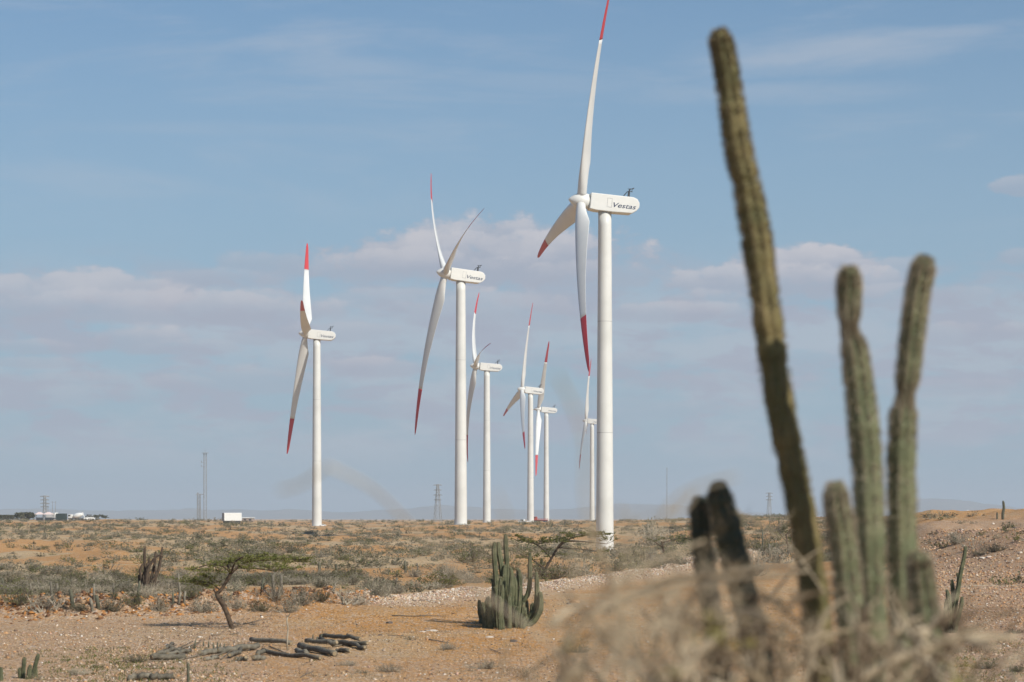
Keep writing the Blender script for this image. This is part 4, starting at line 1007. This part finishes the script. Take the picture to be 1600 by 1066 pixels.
# ------------------------------------------------------------------ fence posts
posts = [(114, 949, 921, 5), (147, 940, 912, 3.6), (82, 943, 908, 3), (154, 952, 930, 5), (145, 955, 938, 4), (88, 930, 912, 3), (6, 925, 903, 3), (49, 930, 912, 2.5), (178, 930, 912, 2.2), (215, 940, 908, 3), (282, 940, 896, 3), (289, 925, 900, 2.6), (270, 945, 925, 3), (279, 945, 925, 3), (287, 945, 924, 3),
         (409, 925, 903, 4), (428, 935, 898, 4), (440, 930, 898, 4), (600, 915, 905, 2.5), (618, 918, 903, 3), (521, 928, 912, 2), (634, 895, 876, 3), (653, 893, 880, 2), (1203, 872, 850, 3), (1192, 868, 828, 2)]
def post_words(px, w):
    where = 'in the left thicket' if px < 200 else 'left of the withered cactus' if px < 225 else 'between withered cactus and leaning tree' if px < 300 else 'right of the leaning tree trunk' if px < 450 else 'left of the central cactus clump' if px < 700 else 'behind the foreground cacti'
    return ('thick' if w >= 4.5 else 'grey' if w >= 3 else 'thin')+' fence posts '+where
plab = ranks([(post_words(px, w), px) for px, py, tp, w in posts])
for i, (px, py, tp, w) in enumerate(posts):
    p = gpt(px, py); hgt = max(.35, (p.y*(HOR-tp)/F)-p.z); rr_ = w*1.3/2/F*p.y
    o = empty('fence_post', p); ln = rnd.uniform(-.08, .08)
    mb = MB(); mb.tube([(0, 0, -.1), (ln*.4, 0, hgt*.5), (ln, 0, hgt)], [rr_*1.1, rr_, rr_*.85], 8); mb.build('post_shaft', M['cact_old'] if i % 3 == 0 else M['log'], o, True)
    nb = MB(); nb.tube([(ln*.4, 0, hgt*.55), (ln*.4+rr_*2.6, -rr_, hgt*.66)], [rr_*.5, rr_*.25], 5); nb.build('snag', M['log'], o)
    tag(o, plab[i], 'post', 'old fence posts in the scrub')

# ------------------------------------------------------------------ cut logs and stubs
LG = [  # px0, py0, px1, py1, width px, lift, label
    (501, 1000, 562, 1008, 6, .10, 'straight grey log on top at the back of the right pile'),
    (500, 1005, 574, 1014, 7, .05, 'longest log at the back of the right pile, its end sticking out to the right'),
    (478, 1008, 526, 1014, 7, .09, 'short log with a pale knobbly end in the middle of the right pile'),
    (468, 1015, 523, 1026, 9, .03, 'thickest dark log along the front of the right pile'),
    (464, 1021, 479, 1026, 8, .02, 'stubby rounded log end at the left front of the right pile'),
    (525, 1019, 546, 1021, 7, .02, 'short log with a whitish cut end right of the thickest log'),
    (538, 1007, 570, 1017, 6, .02, 'split log under the longest one at the right end'),
    (392, 1005, 455, 1028, 7, .06, 'long dark log sloping down between the two piles'),
    (410, 1022, 500, 1032, 6.5, .01, 'long pale log lying flat in front between the two piles'),
    (237, 1032, 289, 1031, 9, .02, 'blackened thick log at the left end of the left pile'),
    (246, 1025, 282, 1006, 6, .05, 'ragged grey log slanting up at the left end of the left pile'),
    (262, 1026, 297, 1011, 6, .03, 'khaki log slanting behind the blackened one'),
    (258, 1017, 270, 1007, 5, .05, 'short broken log lying on the slanting grey log'),
    (312, 1025, 352, 1019, 8, .02, 'khaki log in the middle of the left pile'),
    (340, 1022, 404, 1016, 9, .03, 'broad khaki log at the right of the left pile'),
    (320, 1033, 340, 1030, 6, .01, 'small log with a pinkish face in front of the left pile'),
    (359, 1029, 376, 1021, 7, .03, 'dark short log leaning on the broad khaki one'),
    (368, 1033, 385, 1033, 7, .01, 'rounded log end facing front in the middle of the left pile'),
    (396, 1033, 413, 1031, 8, .01, 'two-tone log end at the right front of the left pile'),
    (402, 1027, 412, 1025, 7, .05, 'knob of log resting above the two-tone log end'),
    (200, 1064, 238, 1062, 10, .02, 'dark bark-covered log at the bottom edge, left piece'),
    (236, 1063, 272, 1062, 9, .02, 'dark ribbed log at the bottom edge, right piece')]
for i, (a0, b0, a1, b1, w, lift, lab) in enumerate(LG):
    r = random.Random(i); p0 = gpt(a0, b0); p1 = gpt(a1, b1); rad = w*1.1/2/F*p0.y
    if p1.y-p0.y > 2.5 or p0.y-p1.y > 2.5: p1 = at(a1, b1, p0.y+max(-1.2, min(1.2, p1.y-p0.y))); p1.z = max(p1.z, hz(p1.x, p1.y))
    d = p1-p0; o = empty('cut_log', p0); tag(o, lab, 'log', 'cut cactus logs lying in piles')
    pts = []; nseg = 8
    for k in range(nseg+1):
        t = k/nseg; q = d*t; q.z = hz(p0.x+q.x, p0.y+q.y)-p0.z+rad*.8+lift*(1 if lift < .08 else 1.2)*(.6+.4*t)
        pts.append(q+Vector((0, r.gauss(0, .025), r.gauss(0, .016))))
    mb = MB(); mb.tube(pts, [rad*r.uniform(.86, 1.1) for _ in pts], 16, True, lambda j, ii: 1.0 if j % 2 else .84); mb.build('log_trunk', M['log'], o, True)
    for e, q, s_ in ((pts[0], (pts[0]-pts[1]).normalized(), 0), (pts[-1], (pts[-1]-pts[-2]).normalized(), 1)):
        c = MB(); c.tube([e-q*.004, e+q*.008], rad*.66, 12); c.build('cut_face', M['log_cut'], o)
STB = [(489, 1004, 992, 0), (495, 1003, 995, 1), (500, 1001, 991, 3), (303, 1014, 1000, 3), (318, 1011, 1003, 0), (326, 1012, 1003, 0), (334, 1016, 1005, -1), (339, 1015, 1004, 1), (344, 1015, 1006, 0), (349, 1015, 1006, 2), (371, 1017, 1009, -2)]
slab = ranks([('tiny upright stubs standing on the '+('right' if q[0] > 450 else 'left')+' log pile', q[0]) for q in STB])
for i, (px, py, tp, ln) in enumerate(STB):
    p = gpt(px, py); h_ = (py-tp)/F*p.y; r_ = 1.6/F*p.y; o = empty('cactus_stub', p); tag(o, slab[i], 'stub', 'upright stubs on the right pile' if px > 450 else 'upright stubs on the left pile')
    mb = MB(); mb.tube([(0, 0, -.02), (ln/2/F*p.y, 0, h_*.5), (ln/F*p.y, 0, h_)], [r_, r_*1.1, r_*.7], 8, True, lambda j, ii: 1 if j % 2 else .8); mb.build('stub_column', M['cact_old'], o, True)
    mb = MB(); mb.tube([(ln/F*p.y, 0, h_-.005), (ln/F*p.y, 0, h_+.02)], [r_*.6, r_*.2], 6); mb.build('stub_tip', M['spine_d'], o)
# lone stick with a forked top
p = gpt(449, 1016); k = p.y/F; o = empty('upright_stick', p); tag(o, 'lone thin stick standing upright on bare soil between leaning tree and cactus clump', 'stick')
mb = MB(); mb.tube([(0, 0, -.05), (-.2*k, 0, 18*k), (1*k, 0, 34*k), (-.8*k, 0, 46*k), (.6*k, 0, 52*k)], [1.4*k, 1.3*k, 1.2*k, 1.2*k, 1.1*k], 7); mb.build('stick_shaft', M['twig'], o, True)
mb = MB(); mb.tube([(.6*k, 0, 52*k), (3*k, 0, 55*k), (5*k, 0, 60*k)], [1.6*k, 1.2*k, .4*k], 6); mb.tube([(-.4*k, 0, 50*k), (-2.5*k, 0, 56*k)], [.8*k, .3*k], 5); mb.build('fork', M['twig_d'], o)
# fallen sticks, and first a dark strip drawn as the cactus shadow tip
for i, (a0, b0, a1, b1, w, lab) in enumerate([(612, 963, 700, 964, 2.0, 'long dark strip drawn as the tip of the central cactus shadow'), (370, 978, 418, 968, 1.6, 'dark bent stick on the ground right of the leaning tree trunk'), (330, 994, 348, 993, 2.2, 'short dark stick just below the leaning tree'), (360, 992, 376, 991, 2, 'second short dark stick below the leaning tree'),
                                             (1420, 920, 1600, 915, 1.6, 'pale straight stick lying on the stony flat at the right'), (670, 1001, 704, 1006, 2, 'grey stick lying below the central cactus clump at left'), (644, 939, 673, 940, 1.6, 'thin dark stick at the foot of the gravel ridge'), (765, 1016, 785, 1024, 1.4, 'bent twig on the soil below the cactus clump'),
                                             (470, 1060, 492, 1050, 1.4, 'dark curved twig at the bottom edge below the right pile'), (606, 994, 640, 996, 1.4, 'dark stick just right of the small dark stone'),
    (239, 1026, 276, 1009, 3, 'grey dead branch slanting over the left end of the left pile'), (250, 1029, 300, 1004, 2.2, 'thin crooked branch rising behind the blackened log'), (272, 1020, 310, 1006, 2.4, 'khaki dead branch in the middle back of the left pile'), (300, 1028, 340, 1014, 3, 'broken branch lying across the khaki logs'),
    (330, 1027, 392, 1010, 2.6, 'long bent branch over the broad khaki log'), (280, 1033, 322, 1024, 2.4, 'dark branch in front of the blackened log'), (345, 1032, 366, 1012, 2.2, 'short branch wedged beside the dark leaning log'), (420, 1012, 462, 1026, 2.2, 'thin branch lying along the long sloping dark log'),
    (262, 1030, 290, 1022, 3, 'stub of charred branch beside the blackened log'), (296, 1018, 316, 1001, 2, 'pale branch tip poking up behind the left pile'), (520, 1012, 560, 1006, 2.4, 'thin branch lying on the right pile'), (232, 1036, 262, 1034, 2, 'dark litter branch at the left foot of the left pile')]):
    p0 = gpt(a0, b0); p1 = gpt(a1, b1); r = random.Random(i+50); o = empty('fallen_stick', p0); tag(o, lab, 'stick', 'sticks lying on the ground')
    pts = [(p1-p0)*t+Vector((0, r.gauss(0, .05), .02+abs(r.gauss(0, .012)))) for t in (0, .2, .4, .6, .8, 1)]
    for q in pts: q.z = hz(p0.x+q.x, p0.y+q.y)-p0.z+.025
    rr_ = w/2/F*p0.y; mb = MB(); mb.tube(pts, [rr_, rr_, rr_*.9, rr_*.8, rr_*.6, rr_*.3], 6); mb.build('stick_shaft', M['twig_d'] if i != 4 and i != 5 else M['twig'], o, True)
    mb = MB(); mb.tube([pts[3], pts[3]+Vector((.1, .1, .06))], [rr_*.7, rr_*.2], 5); mb.build('side_twig', M['twig_d'], o)

# ------------------------------------------------------------------ windswept trees
def thorn_tree(root_px, root_py, trunk, limbs, clumps, lab, leafm='green', dens=1.0, name='thorn_tree', D=None, seed=0, leaf=.05):
    p0 = gpt(root_px, root_py)
    root = empty(name, p0); tag(root, lab, 'tree'); D_ = p0.y; r = random.Random(seed)
    def W(px, py, dy=0): q = at(px, py, D_+dy); return q-p0
    t = MB(); P, R = smooth_path([(W(a, b), w/2/F*D_) for a, b, w in trunk], 20); P[0].z = -.08; t.tube(P, [q*r.uniform(.92, 1.1) for q in R], 10); t.build('trunk', M['bark'], root, True)
    for lm in limbs:
        l = MB(); P, R = smooth_path([(W(a, b, dy), w/2/F*D_) for a, b, w, dy in lm], 10); l.tube(P, R, 6); l.build('branch', M['bark'], root, True)
    tw = MB(); lf = MB(); src = [W(l[-1][0], l[-1][1], l[-1][3]) for l in limbs]+[W(l[len(l)//2][0], l[len(l)//2][1], l[len(l)//2][3]) for l in limbs]
    for (cx, cy, rx, ry, dy, n_) in clumps:
        c = W(cx, cy, dy); a = rx/F*D_; b = ry/F*D_; n_ = int(n_*dens)
        s0 = min(src, key=lambda q: (q-c).length)
        for i in range(max(6, n_//14)):
            e = c+Vector((r.uniform(-1, 1)*a, r.uniform(-1, 1)*a*1.3, r.uniform(-.8, .8)*b)); st = s0.lerp(c, r.uniform(0, .8)); m_ = st.lerp(e, .5)+Vector((0, 0, -.03))
            tw.tube([st, m_, e], [.011, .008, .004], 3, False)
            for j in range(14):
                q = m_.lerp(e, r.uniform(0, 1.15)); u_ = Vector((r.gauss(0, .09), r.gauss(0, .09), r.gauss(.012, .03)))
                for kx in range(3): leafq(lf, q+u_*(kx/2.), leaf*r.uniform(.6, 1.3), r, True, 2.0)
    c1 = tw.build('twigs', M['twig_d'], root); c1['kind'] = 'stuff'
    c2 = lf.build('crown', M[leafm], root); c2['kind'] = 'stuff'
    return root
thorn_tree(363, 983, [(363, 984, 8.5), (358, 968, 8), (350, 948, 8), (342, 934, 8.5), (339, 928, 6.5), (345, 922, 6), (353, 910, 5.5), (359, 899, 5.2), (361, 894, 5)],
           [[(340, 930, 4, 0), (336, 925, 3, 0), (334, 921, 2, .1)], [(361, 896, 5, 0), (372, 886, 4.5, .1), (388, 877, 4, .2), (403, 870, 3, .3)], [(388, 878, 4, .2), (415, 875, 3, .4), (450, 874, 2, .5)], [(361, 896, 4, 0), (350, 886, 3, -.2), (330, 882, 2.2, -.3), (305, 888, 1.6, -.4)],
            [(361, 895, 4, 0), (355, 882, 3, .2), (358, 874, 2, .4)], [(372, 887, 3.5, 0), (395, 888, 2.6, -.3), (430, 892, 2, -.5)], [(344, 922, 3, 0), (330, 912, 2, .2), (310, 908, 1.4, .3)], [(361, 896, 3.5, 0), (368, 878, 3, -.4), (380, 870, 2, -.6)]],
           [(308, 890, 26, 5, -.4, 260), (335, 880, 26, 6, 0, 330), (362, 873, 26, 7, .2, 330), (395, 870, 30, 7, .2, 420), (430, 871, 32, 7, .4, 460), (465, 874, 26, 6, .5, 300), (488, 872, 16, 4, .5, 90), (452, 886, 26, 5, -.4, 240), (425, 881, 24, 6, -.4, 260), (385, 882, 24, 7, -.3, 220), (348, 891, 18, 5, -.2, 120), (288, 906, 32, 6, .5, 300), (318, 914, 26, 8, .4, 260), (345, 905, 20, 8, .3, 120), (326, 898, 18, 5, .1, 90)],
           'leaning umbrella-shaped thorn tree with a bent dark trunk at left', 'green', .8, seed=4)
thorn_tree(846, 905, [(846, 906, 5), (852, 890, 4.5), (862, 872, 4), (872, 855, 3.5), (880, 846, 3)],
           [[(872, 856, 3, 0), (890, 842, 2.4, .3), (915, 836, 1.8, .5), (940, 834, 1.3, .6)], [(862, 873, 3, 0), (840, 852, 2, .2), (815, 842, 1.5, .3)], [(880, 846, 3, 0), (905, 846, 2, -.4), (948, 850, 1.2, -.6)], [(852, 890, 3, 0), (828, 872, 2, -.2), (812, 866, 1.4, -.3)], [(872, 856, 2.4, 0), (905, 858, 1.6, 0), (938, 862, 1, 0)]],
           [(905, 835, 34, 6, .4, 620), (935, 833, 22, 5, .6, 300), (950, 842, 14, 6, -.4, 90), (880, 842, 22, 6, .1, 260), (845, 843, 26, 6, .2, 260), (815, 845, 20, 6, .3, 200), (825, 870, 26, 8, -.2, 200), (862, 866, 26, 8, 0, 150), (945, 860, 12, 3, 0, 40), (800, 838, 14, 4, .2, 90)],
           'low spreading green thorn tree whose branches cross the nearest turbine tower', 'green', .9, seed=9, leaf=.085)
thorn_tree(1038, 868, [(1038, 869, 4), (1036, 856, 3.2), (1034, 846, 3)], [[(1036, 856, 2.4, 0), (1020, 845, 1.6, .3), (1010, 842, 1.2, .3)], [(1035, 848, 2.4, 0), (1058, 842, 1.6, .3), (1078, 840, 1, .3)]],
           [(1020, 844, 18, 4, .3, 160), (1048, 842, 22, 5, .3, 200), (1072, 842, 14, 5, .4, 160)], 'small flat-topped green thorn tree between nearest turbine and dark cacti', 'olive', .8, seed=12, leaf=.13)
thorn_tree(1232, 866, [(1232, 867, 3), (1230, 848, 2.6), (1228, 835, 2.2)], [[(1230, 848, 1.8, 0), (1215, 830, 1.2, .3)], [(1228, 836, 1.8, 0), (1240, 822, 1, .3)]],
           [(1218, 830, 14, 6, .3, 130), (1232, 822, 14, 5, .2, 120), (1210, 842, 10, 5, .3, 80)], 'spindly young thorn tree behind the tallest foreground cactus', 'olive', .8, seed=15, leaf=.12)
thorn_tree(33, 812, [(33, 813, 2), (35, 808, 1.6)], [[(35, 808, 1.4, 0), (45, 803, .8, 0)], [(34, 810, 1.2, 0), (24, 805, .8, 0)]],
           [(40, 804.5, 14, 4.5, 0, 700), (24, 808, 14, 4.5, 0, 600), (8, 808, 14, 4.5, 0, 600), (50, 809, 8, 3, 0, 250)], 'rounded dark tree on the skyline at the left edge', 'dark', 1.0, seed=18, leaf=.8)
thorn_tree(150, 812, [(150, 813, 1.4), (151, 808, 1)], [[(151, 809, 1, 0), (158, 806, .6, 0)], [(151, 809, 1, 0), (146, 806, .6, 0)]],
           [(154, 807, 13, 3, 0, 500)], 'flat dark treetop on the skyline right of the white car', 'dark', 1.0, seed=19, leaf=.7)

# bleached dead branches in the thicket
for i, (px, py, sp_, lab) in enumerate([(65, 957, 34, 'heap of bleached dead branches in the left thicket'), (165, 905, 40, 'forked bare shrub skeleton left of the withered cactus'), (545, 945, 34, 'bleached dead branch tangle behind the right log pile'), (1520, 858, 26, 'pale dead branch tangle on the rubble bank'), (830, 905, 26, 'bare twisting branches rising behind the central cactus clump')]):
    p = gpt(px, py); k = p.y/F; r = random.Random(i+90); o = empty('dead_branches', p); tag(o, lab, 'dead bush')
    for j in range(14):
        a = r.uniform(-1, 1)*sp_*k; st = Vector((a*.3, r.uniform(-.3, .3), 0)); e = Vector((a, r.uniform(-.5, .5), r.uniform(.3, 1)*sp_*.75*k)); mm = st.lerp(e, .5)+Vector((r.gauss(0, .1), 0, r.gauss(0, .06)))
        mb = MB(); mb.tube([st, mm, e], [.022, .015, .006], 5)
        for q in range(3):
            s2 = mm.lerp(e, r.random()); mb.tube([s2, s2+rdir(r, .5)*.3], [.009, .003], 4)
        mb.build('branch', M['twig'], o)

# ------------------------------------------------------------------ foreground dry bush, three to seven metres off
fb = empty('dry_bush', (.35, 5.2, -1.6)); tag(fb, 'blurred dry straw-coloured bush filling the foreground below the tall cacti', 'bush')
FB = Vector((.35, 5.2, -1.6)); rf = random.Random(21)
def grow(mb, p, d, L_, r0, depth, mbl):
    n = 5; pts = [p]; dd = d.copy()
    for i in range(n):
        dd = (dd+rdir(rf)*.22+Vector((0, 0, .03))).normalized(); pts.append(pts[-1]+dd*L_/n)
    mb.tube(pts, [r0*(1-.75*i/n) for i in range(n+1)], 4, False)
    if depth > 0:
        for k in range(rf.randint(2, 4)):
            q = pts[rf.randint(1, n)]; grow(mb, q, (dd+rdir(rf, .05)*1.2).normalized(), L_*rf.uniform(.22, .5), r0*.55, depth-1, mbl)
    else:
        for k in range(5):
            q = pts[rf.randint(1, n)]; s = rdir(rf, .3)*rf.uniform(.02, .07); e = s.cross(rdir(rf)).normalized()*.0016; mbl.add([q-e, q+e, q+s], [(0, 1, 2)])
fbl = MB()
def silhouette(px):   # photo row that the mass of the bush reaches at a column
    return float(np.interp(px, [780, 850, 920, 1000, 1080, 1160, 1240, 1330, 1420, 1500, 1600], [1060, 1000, 935, 940, 915, 905, 940, 965, 965, 980, 1010]))
for i in range(58):
    px = rf.uniform(840, 1640) if i % 2 else rf.triangular(900, 1640, 1280); D = rf.uniform(4.8, 8.0); top = silhouette(px)+rf.triangular(-25, 110, 40)
    tgt = at(px, top, D); st = Vector((tgt.x*rf.uniform(.75, 1.0)+rf.uniform(-.12, .12), D+rf.uniform(-.3, .3), -1.55)); d = tgt-st
    # upper part of each stem carries the branching
    mb = MB(); m1 = st.lerp(tgt, .62)+Vector((rf.gauss(0, .04), 0, 0)); r0 = rf.uniform(.004, .0105)
    mb.tube([st, st.lerp(m1, .5), m1], [r0*1.4, r0*1.2, r0], 5, False)
    grow(mb, m1, (tgt-m1).normalized(), (tgt-m1).length, r0, 2 if rf.random() < .25 else 1, fbl)
    o = mb.build('branch', M['fgtwig'] if rf.random() < .55 else M['fgdark'], fb); o.location = -FB
# long single stems read off the photograph
for ctrl, D0, D1, w in [([(960, 1150), (905, 1060), (850, 1000), (795, 958), (742, 915), (690, 868), (655, 835), (612, 790), (572, 757), (512, 728)], 5.4, 3.6, .0036),
                        ([(1290, 1110), (1350, 1058), (1420, 1023), (1500, 1001), (1590, 996)], 4.6, 4.6, .0105), ([(1000, 925), (1060, 905), (1130, 897), (1200, 886), (1240, 884)], 5.2, 5.0, .0085),
                        ([(1050, 985), (1100, 915), (1160, 905), (1260, 893)], 5.4, 5.2, .006), ([(1030, 960), (1058, 1000), (1080, 1050), (1100, 1100)], 5, 5, .011), ([(910, 1050), (880, 1066), (870, 1110)], 3.8, 3.8, .012),
                        ([(920, 820), (945, 880), (965, 940), (975, 1000), (970, 1100)], 4.4, 4.6, .006), ([(960, 915), (1000, 890), (1060, 862), (1100, 845)], 4.6, 4.6, .0055), ([(1060, 1060), (1105, 1010), (1150, 985)], 4, 4, .009),
                        ([(880, 1010), (930, 955), (990, 930), (1060, 925)], 4.2, 4.4, .006), ([(1380, 1100), (1430, 1040), (1480, 990)], 4.6, 4.6, .007), ([(1250, 1110), (1270, 1020), (1290, 960), (1330, 930)], 5, 5, .006),
                        ([(1120, 1000), (1180, 1060), (1240, 1110)], 4.4, 4.4, .008), ([(1150, 800), (1190, 822), (1240, 860), (1290, 930)], 6, 6, .0035), ([(1190, 950), (1250, 880), (1300, 850)], 6.4, 6.4, .004)]:
    q_ = 1.0 if D1 < 4 and len(ctrl) > 8 else 1.35
    P, R = smooth_path([(at(px, py, (D0+(D1-D0)*i/(len(ctrl)-1))*q_), w*q_*(1-.35*i/(len(ctrl)-1))) for i, (px, py) in enumerate(ctrl)], 24)
    mb = MB(); mb.tube(P, R, 6)
    for k in range(6):
        q = P[rf.randint(1, 14)]; grow(mb, q, rdir(rf, .2), rf.uniform(.02, .07), w*.22, 0, fbl)
    o = mb.build('branch', M['fgpale'] if q_ == 1.0 else M['fgtwig'], fb, True); o.location = -FB
for i in range(86):      # crossing broken stems
    px = rf.uniform(850, 1640); py = rf.uniform(930, 1080) + abs(px-1180)*.04; D = rf.uniform(5.0, 7.6); a = rf.uniform(-1.4, 1.4); ln = rf.uniform(50, 150)
    dx, dy = math.sin(a)*ln, -math.cos(a)*ln*.7; q = [(px-dx*.5, py-dy*.5), (px+rf.uniform(-8, 8), py+rf.uniform(-8, 8)), (px+dx*.5, py+dy*.5)]
    P, R = smooth_path([(at(a_, b_, D+j*.1), rf.uniform(.005, .0115)*(1-.3*j)) for j, (a_, b_) in enumerate(q)], 9); mb = MB(); mb.tube(P, R, 5)
    o = mb.build('branch', M['fgtwig'] if i % 2 else M['fgdark'], fb, True); o.location = -FB
for i in range(36):      # thin wispy stems reaching up to the left
    px = rf.triangular(850, 1160, 1010); py = rf.triangular(880, 1080, 1000) + max(0, 860-px)*.35; D = rf.uniform(3.4, 5.2); a = rf.uniform(-.9, .9); ln = rf.uniform(60, 150)
    dx, dy = math.sin(a)*ln, -math.cos(a)*ln; q = [(px-dx*.5, py-dy*.5), (px+rf.uniform(-12, 12), py+rf.uniform(-8, 8)), (px+dx*.5, py+dy*.5)]
    P, R = smooth_path([(at(a_, b_, D+j*.08), rf.uniform(.0012, .0032)*(1-.35*j)) for j, (a_, b_) in enumerate(q)], 9); mb = MB(); mb.tube(P, R, 5)
    for k in range(3): grow(mb, P[rf.randint(2, 8)], rdir(rf, .3), rf.uniform(.03, .08), .0012, 0, fbl)
    o = mb.build('branch', M['fgtwig'] if i % 3 else M['fgdark'], fb, True); o.location = -FB
# thin wisps standing against the sky, very close
for ctrl, D, w in [([(512, 728), (470, 757), (436, 766)], 3.4, .0022), ([(870, 585), (898, 640), (915, 700), (915, 780), (935, 860)], 3.0, .0022), ([(1150, 745), (1100, 758), (1065, 775), (1040, 800), (1020, 850)], 3.4, .0022),
                   ([(1085, 770), (1060, 800), (1035, 805)], 3.4, .003), ([(1060, 985), (1010, 900), (985, 850), (968, 790)], 3.6, .0018), ([(770, 960), (745, 890), (790, 820), (775, 770)], 3.2, .0016), ([(860, 985), (830, 900), (790, 850)], 3.4, .002)]:
    P, R = smooth_path([(at(px, py, D), w) for px, py in ctrl], 14); mb = MB(); mb.tube(P, R, 5)
    o = mb.build('branch', M['fgtwig'], fb, True); o.location = -FB
# dark leaves added under the bush, painting the shade in its gaps
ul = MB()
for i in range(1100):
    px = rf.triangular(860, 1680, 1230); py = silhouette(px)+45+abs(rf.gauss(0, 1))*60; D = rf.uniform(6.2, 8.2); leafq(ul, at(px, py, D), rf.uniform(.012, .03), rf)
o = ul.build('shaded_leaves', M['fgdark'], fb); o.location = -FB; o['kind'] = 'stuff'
o = fbl.build('fine_twigs', M['fgtwig'], fb); o.location = -FB; o['kind'] = 'stuff'
lfm = MB()
for (cx, cy, D, n_) in [(1108, 985, 4.6, 26), (1040, 1050, 4.4, 10), (905, 1020, 4.2, 8), (1500, 1050, 5, 14), (1150, 1000, 5, 10)]:
    for i in range(n_): leafq(lfm, at(cx+rf.gauss(0, 12), cy+rf.gauss(0, 14), D+rf.gauss(0, .1)), .02, rf)
o = lfm.build('yellow_leaves', M['yellow'], fb); o.location = -FB; o['kind'] = 'stuff'
